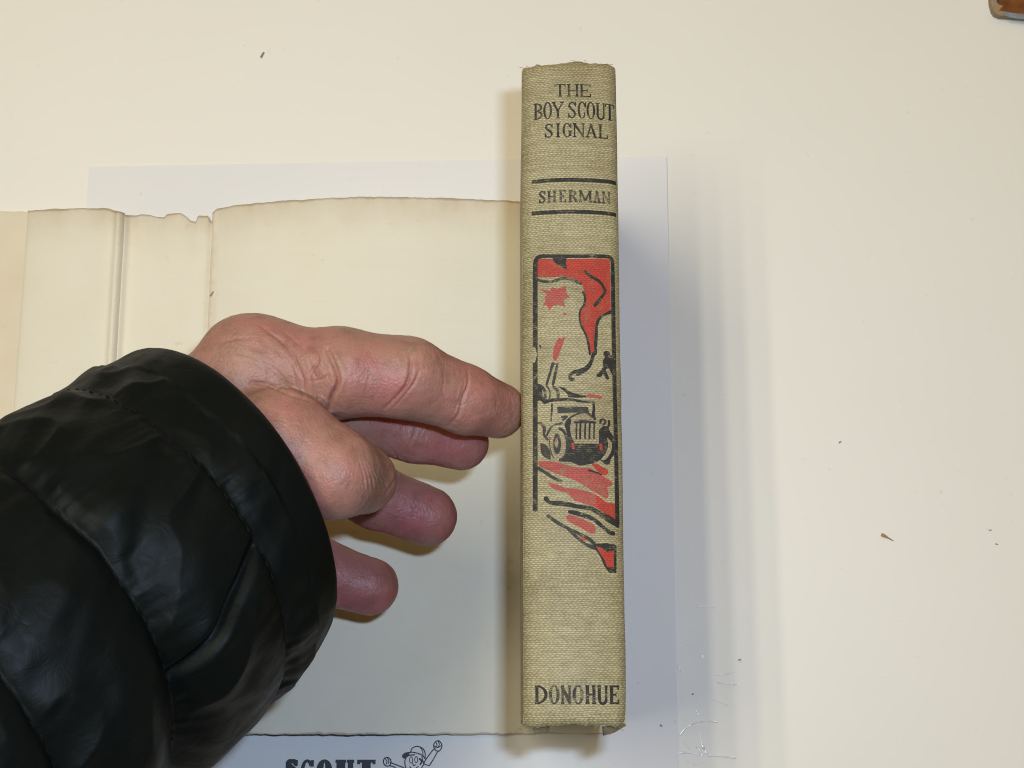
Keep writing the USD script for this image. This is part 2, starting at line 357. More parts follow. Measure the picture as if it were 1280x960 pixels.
PXM = 0.537 / 1900                                              # metres per photo pixel on the table near the picture's foot
boy = [
    ([(925, 160), (935, 135), (965, 122), (1000, 132), (1020, 160), (1022, 200)], 1), ([(925, 160), (960, 165), (1000, 180), (1022, 205)], 1),
    ([(985, 125), (1003, 150), (1008, 185)], .7), ([(925, 162), (890, 168), (872, 185), (885, 200), (915, 182), (950, 178)], 1.2),
    ([(893, 200), (886, 225), (892, 262), (905, 300)], 1), ([(1000, 190), (1004, 215), (1015, 235), (1000, 262), (985, 300)], 1),
    ([(920, 200), (928, 190), (938, 205), (936, 228), (924, 232), (918, 215), (920, 200)], .7), ([(955, 195), (965, 190), (972, 208), (968, 228), (956, 228), (952, 210), (955, 195)], .7),
    ([(938, 235), (946, 250), (958, 244)], .8), ([(918, 258), (945, 275), (975, 256)], .9), ([(985, 205), (1000, 222), (990, 240)], 1.6),
    ([(1010, 235), (1040, 190), (1075, 145), (1088, 138)], 1), ([(1050, 250), (1075, 210), (1100, 165), (1112, 152)], 1), ([(1010, 235), (1030, 245), (1050, 250)], .9),
    ([(1085, 140), (1078, 115), (1092, 90), (1112, 85), (1130, 105), (1132, 130), (1115, 153), (1095, 150), (1085, 140)], 1),
    ([(1092, 92), (1100, 112), (1092, 130)], .8), ([(1108, 88), (1116, 110), (1106, 128)], .8), ([(1084, 120), (1105, 130), (1128, 118)], .8),
    ([(790, 230), (830, 245), (875, 262)], 1), ([(785, 250), (820, 262), (850, 300)], 1),
    ([(792, 235), (785, 250), (762, 252), (745, 232), (748, 205), (768, 195), (788, 205), (794, 220), (792, 235)], 1), ([(755, 205), (768, 222), (762, 240)], .8), ([(770, 198), (780, 218), (776, 236)], .8),
    ([(875, 262), (890, 280), (880, 320)], 1), ([(940, 300), (950, 290), (985, 300)], .8),
]
g = draw(boy, 5.333, (340, 910), 0.0005, PXM * 1.25)
peak = Polygon([at(340 + x / 5.333, 910 + y / 5.333, 0.0005)[:2] for x, y in [(874, 188), (888, 172), (918, 165), (915, 180), (885, 200)]])
obj('printed_drawing', flat_prism(unary_union([g, peak]), head_z, head_z + 0.00006), M_print, white)

# ------------------------------------------------------------------ old dust jacket, opened out, plain side up
jacket = thing('dust_jacket', 'old cream dust jacket opened plain side up, browned chipped edges, under hand and book', 'dust jacket')
XA, XB, XC = at(37, 265, .001)[0], at(158, 268, .001)[0], at(267, 263, .001)[0]
rng = np.random.default_rng(5)


def jac(x):
    """height of the jacket's paper at x"""
    z = np.full_like(x, 0.0016)
    back = (x < XB)
    t = np.clip((x - XA) / (XB - XA), 0, 1)
    z = np.where(back, 0.0022 + 0.0026 * np.sin(np.pi * np.clip(t, 0, 1) ** 0.8) * (t < 1) + 0.0024 * np.exp(-((x - XB + 0.0017) / 0.0017) ** 2), z)
    z = np.where(~back, 0.0010 + 0.0016 * np.exp(-((x - XB) / 0.0011) ** 2), z)
    front = x > XC
    t = np.clip((x - XC) / (0.0035 - XC), 0, 1)
    arch = 0.0105 * np.sin(np.pi * t ** 0.85) ** 0.9
    z = np.where(front, 0.0012 + arch, z)
    z = z + 0.0010 * np.exp(-((x - XC) / 0.0016) ** 2)
    return z


def edge_y(x, u_edge):
    """y of the jacket's top edge so that it runs as in the photo"""
    z = jac(x)
    return np.array([at(640 + (xx * FPX) / 540, uu, zz)[1] for xx, uu, zz in zip(x, u_edge, z)])


def jac_panel(name, x0, x1, top, jag, m=M_jacket, label=None, lift=0.0, ybot=-0.0034, nx=None):
    nx = nx or max(8, int((x1 - x0) / 0.0006))
    x = np.linspace(x0, x1, nx)
    z = jac(x) + lift
    D = np.array([(np.array([xx, 0.185, zz]) - CAM) @ FW for xx, zz in zip(x, z)])
    u = 640 + FPX * x / D
    v = np.interp(u, [p[0] for p in top], [p[1] for p in top])
    yt = np.array([at(uu, vv, zz)[1] for uu, vv, zz in zip(u, v, z)]) + jag * (fbm(np.stack([x * 700, 0 * x, 0 * x], -1), 4, 3) - .5)
    yb = ybot + 0.0009 * (fbm(np.stack([x * 300, 0 * x + 9, 0 * x], -1), 4, 3) - .5)
    ny = 90
    s = np.concatenate([np.linspace(0, .97, ny - 14, endpoint=False), np.linspace(.97, 1, 14)])
    P = np.zeros((nx, ny, 3))
    P[..., 0] = x[:, None]; P[..., 1] = yb[:, None] + (yt - yb)[:, None] * s; P[..., 2] = z[:, None]
    P[..., 2] += 0.0007 * (fbm(np.stack([P[..., 0] * 22, P[..., 1] * 14, 0 * P[..., 0]], -1), 2, 8) - .3)
    edge = np.exp(-(1 - s) * 0.19 / 0.004)[None] + 0.6 * np.exp(-s * 0.19 / 0.003)[None]
    P[..., 2] += edge * 0.0011 * (fbm(np.stack([P[..., 0] * 160, 0 * P[..., 0], 0 * P[..., 0] + 3], -1), 3, 6))
    uv = np.stack([np.broadcast_to(np.linspace(0, 1, nx)[:, None], (nx, ny)), np.broadcast_to(s, (nx, ny))], -1).reshape(-1, 2)
    return tag(obj(name, sheet(P, 0.00022), m, jacket, smooth=True, uv=np.vstack([uv, uv])), label)


jac_panel('flap', -0.235, XA + 0.0004, [(-200, 264), (0, 265), (37, 265)], .0006, M_flap, 'tan browned flap', lift=-0.0006)
jac_panel('back_panel', XA, XB, [(37, 264), (70, 262), (100, 261), (131, 261), (150, 265), (158, 268)], .0004)
jac_panel('spine_panel', XB, XC, [(150, 268), (160, 270), (170, 270), (177, 268), (186, 269), (198, 272), (206, 272), (209, 268), (216, 267), (226, 266.5), (233, 271), (239, 277), (246, 278), (248.5, 270),
                                  (262, 270.5), (262.5, 277), (266.5, 277), (267, 266)], .0003)
jac_panel('front_panel', XC, 0.0340, [(267, 266), (271, 261), (290, 258), (320, 254.5), (350, 252), (380, 250), (410, 248), (450, 247), (500, 247), (560, 248.5), (600, 250), (655, 253), (760, 258)], .0004)


# ------------------------------------------------------------------ the book, standing on its fore edge, spine up
book = thing('cloth_book', 'tan cloth bound book standing on its fore edge with printed spine up', 'book')
SX0, SX1, SY0, SY1, SZ = 0.0029, 0.0304, 0.0, 0.1872, 0.1243
SC, SH = (SX0 + SX1) / 2, (SX1 - SX0) / 2


def spine_z(x):
    t = np.clip(np.abs((np.asarray(x) - SC) / SH), 0, 1)
    return SZ + 0.0026 * (1 - t ** 2.2) + 0.0021 * np.sqrt(np.clip(1 - ((t - .80) / .20).clip(0) ** 2, 0, 1)) - 0.0018


nx, ny = 70, 240
tt = np.linspace(-1, 1, nx)
xx = SC + SH * np.sign(tt) * (1 - (1 - np.abs(tt)) ** 1.5)
# fold the cloth down over the boards at both sides
prof = np.vstack([[SX0 + .0002, SZ - .012], [SX0, SZ - .006], np.stack([xx, spine_z(xx)], 1), [SX1, SZ - .006], [SX1 - .0002, SZ - .012]])
P = np.zeros((len(prof), ny, 3))
P[..., 0] = prof[:, 0:1]; P[..., 2] = prof[:, 1:2]
head = np.interp(prof[:, 0], [at(u, 80, .127)[0] for u in (655, 660, 668, 672, 678, 700, 721, 726, 735, 745, 760, 768, 772)],
                 [at(700, v, zz)[1] for v, zz in zip((84.5, 84, 82.5, 79.5, 81.5, 80, 77, 76.8, 79, 78.5, 78, 80.5, 84), (.1245, .1255, .1262, .1265, .1268, .127, .127, .127, .127, .127, .1265, .126, .1245))])
tail = np.interp(prof[:, 0], [at(u, 905, .127)[0] for u in (653, 660, 667, 680, 700, 716, 730, 750, 765, 775, 784)],
                 [at(700, v, .127)[1] for v in (905, 908.5, 910, 909, 907.5, 905, 907, 906.5, 908, 909.5, 905)])
head = head + .0007 + .0005 * (fbm(np.stack([prof[:, 0] * 1500, 0 * head, 0 * head], -1), 3, 2) - .5)
tail = tail + .0005 * (fbm(np.stack([prof[:, 0] * 1500, 0 * tail, 0 * tail], -1), 3, 12) - .5)
s = np.linspace(0, 1, ny)
P[..., 1] = tail[:, None] + (head - tail)[:, None] * s
yv = P[..., 1]
# rounded-over caps at head and tail, a little rubbed dent at the tail, uneven surface
P[..., 2] -= 0.0016 * np.exp(-(head[:, None] - yv) / .0011) + 0.0016 * np.exp(-(yv - tail[:, None]) / .0012)
P[..., 2] -= 0.0007 * np.exp(-((P[..., 0] - at(716, 900, .127)[0]) / .0022) ** 2 - ((yv - .004) / .004) ** 2)
P[..., 2] += 0.00025 * (fbm(np.stack([P[..., 0] * 160, yv * 120, 0 * yv], -1), 3, 5) - .5)
P[..., 0] += 0.00035 * (fbm(np.stack([0 * yv + np.sign(P[..., 0] - SC), yv * 60, 0 * yv], -1), 3, 15) - .5)
spine = obj('spine', sheet(P[:, ::-1], 0.0005), M_cloth, book, smooth=50)


def rounded_board(x0, x1, seed):
    m = trimesh.creation.box([x1 - x0, 0.1868, 0.1209])
    m.apply_translation([(x0 + x1) / 2, 0.0935, 0.0022 + 0.06045])
    for _ in range(3):
        m = m.subdivide()
    return m


obj('cover_board', rounded_board(SX0 + .0001, SX0 + .0027, 1), M_cloth, book)
obj('cover_board', rounded_board(SX1 - .0027, SX1 - .0001, 2), M_cloth, book)
pb = trimesh.creation.box([SX1 - SX0 - .006, 0.180, 0.116]); pb.apply_translation([SC, 0.0935, 0.0035 + 0.058])
obj('page_block', pb, M_pages, book)
# cloth turned in over the corners of the two boards at the tail, darker brown than the cover
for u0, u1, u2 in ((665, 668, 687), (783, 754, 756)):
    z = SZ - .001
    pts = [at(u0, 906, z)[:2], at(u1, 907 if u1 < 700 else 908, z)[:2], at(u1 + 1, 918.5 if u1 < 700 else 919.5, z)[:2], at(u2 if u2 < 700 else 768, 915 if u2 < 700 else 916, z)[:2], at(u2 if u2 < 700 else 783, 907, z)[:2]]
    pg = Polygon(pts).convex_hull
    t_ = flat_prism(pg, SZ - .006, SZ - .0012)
    obj('turn_in', t_, M_dark_edge, book)


def drape(poly, off):
    """lays a flat shape (x, y) on the curved spine, off metres above the cloth"""
    V, Fc, k = [], [], 0
    x0, _, x1, _ = poly.bounds
    edges = np.arange(math.floor(x0 / .0006), math.ceil(x1 / .0006) + 1) * .0006
    for a_, b_ in zip(edges[:-1], edges[1:]):
        part = poly.intersection(sbox(a_, -1, b_, 1))
        for g in getattr(part, 'geoms', [part]):
            if g.geom_type != 'Polygon' or g.area < 1e-10:
                continue
            v, f = trimesh.creation.triangulate_polygon(g, engine='earcut')
            V.append(v); Fc.append(f + k); k += len(v)
    v = np.vstack(V); f = np.vstack(Fc)
    z = spine_z(v[:, 0]) + 0.00025 * (fbm(np.stack([v[:, 0] * 160, v[:, 1] * 120, 0 * v[:, 0]], -1), 3, 5) - .5) + off
    t_ = trimesh.Trimesh(np.column_stack([v, z]), f, process=False)
    if t_.face_normals[0][2] < 0:
        t_.invert()
    return t_


def lettering(spec, v0, v1, T, t, sv, mats, lean=0.0):
    """one line of stamped capitals; spec: (letter, left pixel, right pixel)"""
    y1, y0 = at(715, v0, .127)[1], at(715, v1, .127)[1]
    h = y1 - y0
    for k, (ch, u0, u1) in enumerate(spec):
        x0, x1 = at(u0, (v0 + v1) / 2, .1268)[0], at(u1, (v0 + v1) / 2, .1268)[0]
        g = letter(ch, (x1 - x0) / h, T, t, sv)
        g = affinity.translate(affinity.scale(g, h, h, origin=(0, 0)), x0, y0)
        obj('stamped_letter', drape(g, .00012), mats[k] if isinstance(mats, list) else mats, spine)


lettering([('T', 693, 707), ('H', 708.5, 723.5), ('E', 724.5, 738.5)], 105.5, 121.2, .15, .085, .07, M_ink)
lettering([('B', 667, 678.5), ('O', 679, 690), ('Y', 689.5, 705), ('S', 709.5, 720.5), ('C', 722, 733), ('O', 733, 744), ('U', 744.5, 757.5), ('T', 756.5, 768.5)], 127.6, 148.2, .125, .06, .055, M_ink)
lettering([('S', 680.5, 691.5), ('I', 694.5, 700.5), ('G', 703, 714.5), ('N', 715.5, 731.5), ('A', 731.5, 746.5), ('L', 748, 760)], 154.3, 171.8, .15, .075, .065, M_ink)
lettering([('S', 673.5, 682), ('H', 684, 695.5), ('E', 698.5, 707.5), ('R', 710.5, 722), ('M', 723, 740), ('A', 741, 751.5), ('N', 752, 764)], 238, 253, .19, .11, .055, M_ink_thin)
lettering([('D', 668.5, 684.5), ('O', 686, 699.5), ('N', 700.5, 714.5), ('O', 715.5, 729.5), ('H', 731.5, 745), ('U', 746.5, 760.5), ('E', 762, 774.5)], 856.5, 880, .175, .10, .028,
          [M_ink, M_ink_thin, M_ink_grey, M_ink_thin, M_ink, M_ink, M_ink])
for v in (225.2, 265.0):
    yc = at(715, v, .127)[1]
    xa, xb = at(664.5, v, .125)[0], at(770.3, v, .125)[0]
    obj('stamped_rule', drape(sbox(xa, yc - .0006, xb, yc + .0006), .00012), M_ink, spine)


def on_spine(u, v):
    z = .1268
    for _ in range(6):
        p = at(u, v, z); z = float(spine_z(p[0]))
    return p[:2]


def pg(pts, s, o, smooth=True):
    q = np.asarray(pts, float)
    if smooth:
        q = curve(np.vstack([q, q[:1]]), 3)
    return Polygon([on_spine(o[0] + x / s, o[1] + y / s) for x, y in q]).buffer(0)


SPX = 0.000212                                                     # metres per photo pixel on the spine


def st(pts, wd, s, o):
    q = curve(pts, 4) if len(pts) > 2 else np.asarray(pts, float)
    w = np.array([on_spine(o[0] + x / s, o[1] + y / s) for x, y in q])
    rough = fbm(np.stack([w[:, 0] * 900, w[:, 1] * 900, 0 * w[:, 0] + wd], -1), 2, 3) * .7 + .65
    r = wd / s * SPX / 2 * rough * 1.32
    return unary_union([LineString(w[i:i + 2]).buffer((r[i] + r[i + 1]) / 2, quad_segs=3) for i in range(len(w) - 1)])


def spot(x, y, r, s, o, ry=None):
    c = on_spine(o[0] + x / s, o[1] + y / s)
    return ell(c[0], c[1], r / s * SPX, (ry or r) / s * SPX, 14)


A, B, Cc = (5.646, (655, 310)), (7.385, (655, 460)), (6.194, (655, 570))
# frame
fl = [on_spine(669, 637), on_spine(669, 400), on_spine(669, 333)]
corner = [on_spine(669.6, 326), on_spine(671.5, 322.5), on_spine(675, 320.8)]
topb = [on_spine(u, 320.3) for u in np.linspace(680, 755, 12)]
corner2 = [on_spine(760, 320.8), on_spine(764, 323), on_spine(765.6, 328)]
fr = [on_spine(765.8, 340), on_spine(767.5, 450), on_spine(770, 560), on_spine(771.8, 655)]
fw_ = [.00135] * len(fl) + [.0012] * 3 + [.00105] * len(topb) + [.0011] * 3 + [.0012, .0012, .0012, .0013]
line = fl + corner + topb + corner2 + fr
frame = unary_union([LineString(line[i:i + 2]).buffer(fw_[i] / 2, quad_segs=4) for i in range(len(line) - 1)])
frame = unary_union([frame, st([(112, 690), (118, 700)], 10, *A)])

red = [pg([(92, 80), (340, 78), (605, 80), (610, 250), (612, 440), (575, 455), (530, 490), (510, 540), (500, 600), (500, 740), (485, 755), (465, 735), (440, 640), (405, 545), (395, 480), (405, 440), (430, 400),
           (432, 340), (415, 270), (390, 235), (330, 210), (270, 200), (200, 208), (96, 205)], *A, smooth=False)]
red_thin = [pg([(105, 290), (155, 295), (185, 305), (200, 275), (235, 290), (300, 265), (295, 310), (325, 350), (280, 365), (290, 415), (240, 400), (205, 410), (175, 440), (160, 400), (130, 410), (150, 375), (145, 345), (165, 325)], *A, smooth=False),
            spot(287, 466, 14, *A, ry=10), pg([(245, 632), (268, 640), (290, 628), (252, 740), (225, 797), (205, 780), (210, 700)], *A)]
blk = [pg([(200, 72), (300, 72), (295, 110), (305, 155), (265, 135), (215, 105)], *A, smooth=False)]
grey = [st([(92, 222), (130, 235), (200, 237), (270, 215), (330, 222), (400, 252)], 17, *A)]
blk += [st([(435, 165), (470, 200), (530, 235), (560, 275), (570, 310), (550, 345), (500, 405)], 17, *A),
        st([(418, 315), (430, 350), (425, 400), (400, 435), (392, 490), (405, 550), (435, 610), (455, 680), (465, 750)], 13, *A),
        st([(615, 450), (570, 470), (530, 500), (512, 550), (510, 600), (505, 680), (503, 745)], 17, *A),
        st([(490, 750), (478, 790), (450, 835), (400, 862), (345, 880), (325, 900), (330, 925), (345, 925)], 19, *A), st([(485, 760), (465, 830), (420, 870), (375, 895)], 17, *A),
        spot(585, 748, 27, *A, ry=24), pg([(570, 768), (625, 755), (640, 800), (640, 905), (612, 880), (600, 850), (570, 862), (548, 905), (520, 908), (528, 880), (556, 850), (555, 805)], *A),
        st([(560, 855), (575, 890), (588, 918)], 20, *A), st([(520, 900), (545, 880), (570, 850)], 16, *A)]
grey += [st([(203, 818), (185, 880), (160, 960)], 15, *A), st([(236, 820), (222, 880), (205, 960)], 15, *A), st([(200, 817), (240, 822)], 9, *A)]
blk += [pg([(92, 150), (140, 160), (165, 200), (172, 260), (180, 325), (150, 300), (92, 300)], *B),
        pg([(310, 172), (370, 182), (410, 212), (480, 238), (560, 252), (568, 272), (420, 272), (398, 240), (345, 195)], *B)]
grey += [st([(130, 160), (172, 185), (195, 230), (190, 300)], 24, *B), st([(205, 160), (232, 200), (242, 250), (225, 300)], 12, *B), st([(272, 172), (310, 215), (315, 285)], 22, *B),
         st([(258, 335), (258, 360)], 13, *B), st([(258, 375), (256, 400)], 13, *B), st([(254, 418), (252, 442)], 13, *B), st([(250, 465), (250, 485)], 12, *B),
         pg([(305, 358), (450, 355), (590, 360), (600, 412), (480, 412), (310, 417)], *B, smooth=False)]
blk += [st([(190, 322), (230, 306), (300, 296), (420, 290), (520, 308), (640, 312)], 20, *B), st([(640, 312), (645, 380), (640, 430), (655, 470)], 20, *B)]
grey += [st([(212, 620), (235, 570), (270, 530), (350, 510)], 17, *B), st([(130, 508), (165, 518), (188, 560), (185, 615), (215, 660)], 19, *B), st([(350, 455), (395, 450), (360, 480)], 16, *B),
         st([(395, 490), (440, 450), (520, 415), (580, 415), (635, 455)], 13, *B)]
wheel = ell(*on_spine(655 + 322 / 7.385, 460 + 705 / 7.385), 82 / 7.385 * SPX, 152 / 7.385 * SPX)
blk += [pg([(372, 520), (400, 470), (435, 480), (425, 560), (440, 640), (465, 690), (415, 690), (395, 600)], *B),
        st([(468, 500), (560, 494), (655, 503)], 19, *B)] + [st([(x, 505), (x - 4, 580), (x - 4, 650)], 13, *B) for x in (487, 522, 567, 608, 650)]
crescent = pg([(765, 640), (805, 680), (812, 730), (795, 790), (755, 842), (710, 850), (745, 800), (770, 750), (776, 700)], *B)
grille = pg([(430, 500), (660, 500), (690, 560), (680, 695), (470, 695), (440, 640)], *B, smooth=False)
bump = pg([(340, 862), (390, 790), (440, 700), (470, 698), (690, 702), (692, 570), (730, 535), (770, 540), (800, 595), (832, 640), (832, 800), (800, 845), (790, 892), (750, 892), (700, 850), (640, 880), (520, 905), (430, 868)], *B, smooth=False)
blk += [bump.difference(wheel).difference(crescent).difference(grille)]
blk += [st([(705, 510), (710, 480), (740, 478), (752, 500), (735, 520)], 15, *B), st([(784, 490), (786, 520), (772, 555)], 15, *B)]
grey += [ell(*on_spine(655 + 305 / 7.385, 460 + 700 / 7.385), 38 / 7.385 * SPX, 100 / 7.385 * SPX).difference(ell(*on_spine(655 + 300 / 7.385, 460 + 690 / 7.385), 17 / 7.385 * SPX, 45 / 7.385 * SPX)),
         pg([(150, 692), (200, 708), (238, 760), (246, 838), (215, 838), (160, 790)], *B)]
red_thin += [spot(288, 668, 17, *B), pg([(580, 245), (620, 238), (715, 262), (710, 285), (650, 276), (585, 264)], *B)]
grey += [wheel.exterior.buffer(.0004).difference(sbox(0, -1, on_spine(655 + 322 / 7.385, 560)[0], 1)), st([(402, 560), (418, 640), (420, 720), (400, 800)], 24, *B), st([(240, 640), (236, 700), (250, 780), (275, 835)], 8, *B), st([(190, 320), (200, 300), (230, 292), (300, 285)], 12, *B)]
lamp = [pg([(435, 690), (458, 690), (468, 748), (445, 752)], *B, smooth=False), pg([(695, 696), (720, 698), (728, 755), (700, 762)], *B, smooth=False)]
red_thin += [pg([(110, 40), (180, 40), (260, 50), (370, 80), (440, 92), (520, 95), (560, 130), (640, 170), (690, 220), (645, 245), (655, 290), (640, 330), (600, 310), (480, 240), (400, 190), (290, 150), (200, 115), (120, 80)], *Cc),
             pg([(190, 205), (240, 215), (320, 245), (400, 255), (480, 270), (560, 300), (600, 330), (560, 400), (470, 370), (390, 345), (340, 290), (260, 265), (205, 240)], *Cc, smooth=False)]
red += [pg([(515, 55), (560, 60), (600, 80), (650, 110), (635, 150), (580, 130)], *Cc), pg([(560, 300), (640, 360), (706, 370), (706, 492), (660, 470), (560, 400)], *Cc, smooth=False),
        pg([(555, 700), (600, 710), (640, 742), (696, 735), (696, 862), (645, 862), (620, 800), (580, 740)], *Cc, smooth=False)]
red_thin += [pg([(325, 470), (350, 455), (420, 475), (500, 510), (550, 545), (545, 597), (500, 590), (420, 545), (340, 505)], *Cc), pg([(425, 610), (490, 625), (500, 650), (455, 655)], *Cc)]
blk += [st([(170, 330), (205, 362), (300, 368), (420, 392), (510, 405), (580, 440), (650, 490), (725, 540)], 27, *Cc), st([(600, 455), (660, 490), (720, 530)], 34, *Cc),
        st([(355, 432), (430, 450), (530, 485), (600, 540), (660, 590), (690, 600)], 25, *Cc), st([(500, 110), (560, 128), (600, 145)], 10, *Cc),
        pg([(540, 680), (640, 674), (716, 690), (716, 907), (660, 907), (620, 850), (590, 780), (545, 715)], *Cc, smooth=False)]
grey += [st([(112, 95), (160, 125), (220, 165), (285, 195)], 19, *Cc), st([(185, 465), (250, 510), (330, 555), (420, 598), (500, 640), (545, 680)], 20, *Cc), st([(330, 555), (410, 630), (480, 685), (545, 710)], 20, *Cc)]
U = lambda g: unary_union(g).buffer(0)
rough_clip = lambda g: g.intersection(sbox(SX0 + .0012, 0, SX1 - .0012, .2))
blk, grey, red, red_thin = map(lambda g: rough_clip(U(g)), (blk, grey, red, red_thin))
flag_red = red.intersection(pg([(548, 690), (700, 690), (700, 870), (600, 870)], *Cc, smooth=False))
lamps = U(lamp)
tag(obj('stamped_frame', drape(frame, .00012), M_ink, spine))
def shapes(name, g, off, m):
    for q in getattr(g, 'geoms', [g]):
        if q.geom_type == 'Polygon' and q.area > 3e-8:
            obj(name, drape(q, off), m, spine)


shapes('black_shape', blk.difference(flag_red).difference(lamps).difference(frame), .00011, M_ink)
shapes('grey_shape', grey.difference(blk).difference(frame), .00011, M_ink_grey)
shapes('red_shape', U([red.difference(blk.difference(flag_red)), lamps]).difference(grey).difference(frame), .00008, M_red)
shapes('pale_red_shape', red_thin.difference(blk).difference(red).difference(frame), .00008, M_red_thin)

# threads frayed out of the cloth at head and tail
rngf = np.random.default_rng(11)
fr_v, fr_f, kf = [], [], 0
for side in ('head', 'tail'):
    for q in range(26):
        i = int(rngf.integers(3, len(prof) - 3)) if q > 9 else int(rngf.choice([3, 4, 5, 6, 12, 13, 40, 41, 60, 66, 67, 68]))
        p0 = P[i, -1 if side == 'head' else 0].copy(); L_ = rngf.uniform(.0004, .0015); sg = 1 if side == 'head' else -1
        q1 = p0 + [rngf.normal(0, .0006), sg * L_ * .6, rngf.normal(0, .0003)]; q2 = q1 + [rngf.normal(0, .0007), sg * L_ * .5, rngf.normal(-.0002, .0004)]
        c_ = curve([p0 + [0, -sg * .0004, .0001], p0, q1, q2], 4); r_ = np.linspace(.00009, .00004, len(c_))
        for j in range(len(c_) - 1):
            t_ = trimesh.creation.cylinder(r_[j], segment=c_[j:j + 2], sections=5)
            fr_v.append(t_.vertices); fr_f.append(t_.faces + kf); kf += len(t_.vertices)
tag(obj('frayed_threads', trimesh.Trimesh(np.vstack(fr_v), np.vstack(fr_f), process=False), M_cloth, spine), kind='stuff')

# ------------------------------------------------------------------ the person's left arm: hand and quilted sleeve
person = thing('person', 'left arm in a black quilted jacket sleeve, fingers reaching out to the standing book', 'person')


def mm(u, v, z):
    return at(u, v, z / 1000.0) * 1000.0


def cone(P, a, b, r1, r2):
    """signed distance to the round cone from a (r1) to b (r2), all in mm"""
    ba = b - a; l2 = ba @ ba; rr = r1 - r2; a2 = l2 - rr * rr; il2 = 1 / l2
    pa = P - a
    y = pa @ ba; z = y - l2
    q = pa * l2 - y[..., None] * ba
    x2 = np.einsum('...i,...i', q, q)
    y2 = y * y * l2; z2 = z * z * l2
    k = np.sign(rr) * rr * rr * x2
    d = (np.sqrt(x2 * a2 * il2) + y * rr) * il2 - r1
    d = np.where(np.sign(z) * a2 * z2 > k, np.sqrt(x2 + z2) * il2 - r2, d)
    return np.where(np.sign(y) * a2 * y2 < k, np.sqrt(x2 + y2) * il2 - r1, d)


def smin(a, b, k):
    h = np.clip(.5 + .5 * (b - a) / k, 0, 1)
    return b + (a - b) * h - k * h * (1 - h)


def surface_nets(D, o, h):
    """quads of the zero surface of the grid D (origin o, step h)"""
    S = D < 0
    n = np.array(D.shape)
    corners = [(i, j, k) for i in (0, 1) for j in (0, 1) for k in (0, 1)]
    cnt = sum(S[i:n[0] - 1 + i, j:n[1] - 1 + j, k:n[2] - 1 + k].astype(np.int8) for i, j, k in corners)
    act = np.argwhere((cnt > 0) & (cnt < 8))
    idx = -np.ones(n - 1, int); idx[tuple(act.T)] = np.arange(len(act))
    acc = np.zeros((len(act), 3)); num = np.zeros(len(act))
    for ca in corners:
        for ax in range(3):
            if ca[ax] == 0:
                cb = list(ca); cb[ax] = 1
                da = D[tuple((act + ca).T)]; db = D[tuple((act + cb).T)]
                x = (da < 0) != (db < 0)
                t = np.where(x, da / np.where(x, da - db, 1), 0)
                p = np.array(ca, float) + t[:, None] * (np.array(cb) - np.array(ca))
                acc += np.where(x[:, None], p, 0); num += x
    V = o + h * (act + acc / num[:, None])
    F = []
    for ax in range(3):
        b_, c_ = (ax + 1) % 3, (ax + 2) % 3
        sl0 = [slice(None)] * 3; sl1 = [slice(None)] * 3
        sl0[ax] = slice(0, -1); sl1[ax] = slice(1, None)
        s0, s1 = S[tuple(sl0)], S[tuple(sl1)]
        e = np.argwhere(s0 != s1)
        e = e[(e[:, b_] > 0) & (e[:, c_] > 0) & (e[:, b_] < n[b_] - 1) & (e[:, c_] < n[c_] - 1)]
        eb = np.zeros(3, int); eb[b_] = 1; ec = np.zeros(3, int); ec[c_] = 1
        q = np.stack([idx[tuple((e - eb - ec).T)], idx[tuple((e - ec).T)], idx[tuple(e.T)], idx[tuple((e - eb).T)]], 1)
        flip = ~s0[tuple(e.T)]
        q[flip] = q[flip][:, ::-1]
        F.append(q)
    F = np.vstack(F)
    return V, np.vstack([F[:, [0, 1, 2]], F[:, [0, 2, 3]]])


# joints: (photo pixel, height in mm, radius in mm)
J = dict(
    wrist=(mm(205, 590, 118), 24), wristb=(mm(60, 690, 152), 25),
    i0=(mm(322, 458, 120), 12.2), i0t=(mm(297, 441, 122), 9.6), i1=(mm(425, 466, 124), 12.2), i2=(mm(508, 472, 123), 11.2), i3=(mm(582, 500, 114), 9.3), i4=(mm(622, 513, 106), 8.2),
    m0=(mm(325, 490, 102), 12), m2=(mm(436, 517, 98), 10.0), m3=(mm(520, 541, 90), 8.9), m4=(mm(577, 554, 84), 8.2),
    r0=(mm(322, 530, 85), 12), r2=(mm(395, 585, 78), 10.0), r3=(mm(470, 621, 72), 9.6), r4=(mm(535, 645, 68), 9.2),
    p0=(mm(310, 570, 68), 12), p2=(mm(345, 680, 62), 10.0), p3=(mm(410, 718, 59), 9.6), p4=(mm(462, 733, 57), 9.3),
    t0=(mm(235, 590, 128), 17), t1=(mm(350, 556, 132), 14.5), t2=(mm(418, 592, 134), 11.8), t3=(mm(452, 599, 124), 9.6),
)
h = 0.85
pts_ = np.array([v[0] for k, v in J.items() if k != 'wristb'])
lo, hi = pts_.min(0) - [45, 30, 27], pts_.max(0) + 24
nn = np.ceil((hi - lo) / h).astype(int)
G = np.stack(np.meshgrid(*[lo[i] + h * np.arange(nn[i]) for i in range(3)], indexing='ij'), -1)
BIG = np.full(nn, 60.0)


def cb(a, b_):
    (pa, ra), (pb, rb) = J[a], J[b_]
    out = BIG.copy()
    l = np.minimum(pa - ra, pb - rb) - 14; u = np.maximum(pa + ra, pb + rb) + 14
    i0 = np.clip(((l - lo) / h).astype(int), 0, nn); i1 = np.clip(((u - lo) / h).astype(int) + 1, 0, nn)
    s = tuple(slice(x, y) for x, y in zip(i0, i1))
    out[s] = cone(G[s], pa, pb, ra, rb)
    return out


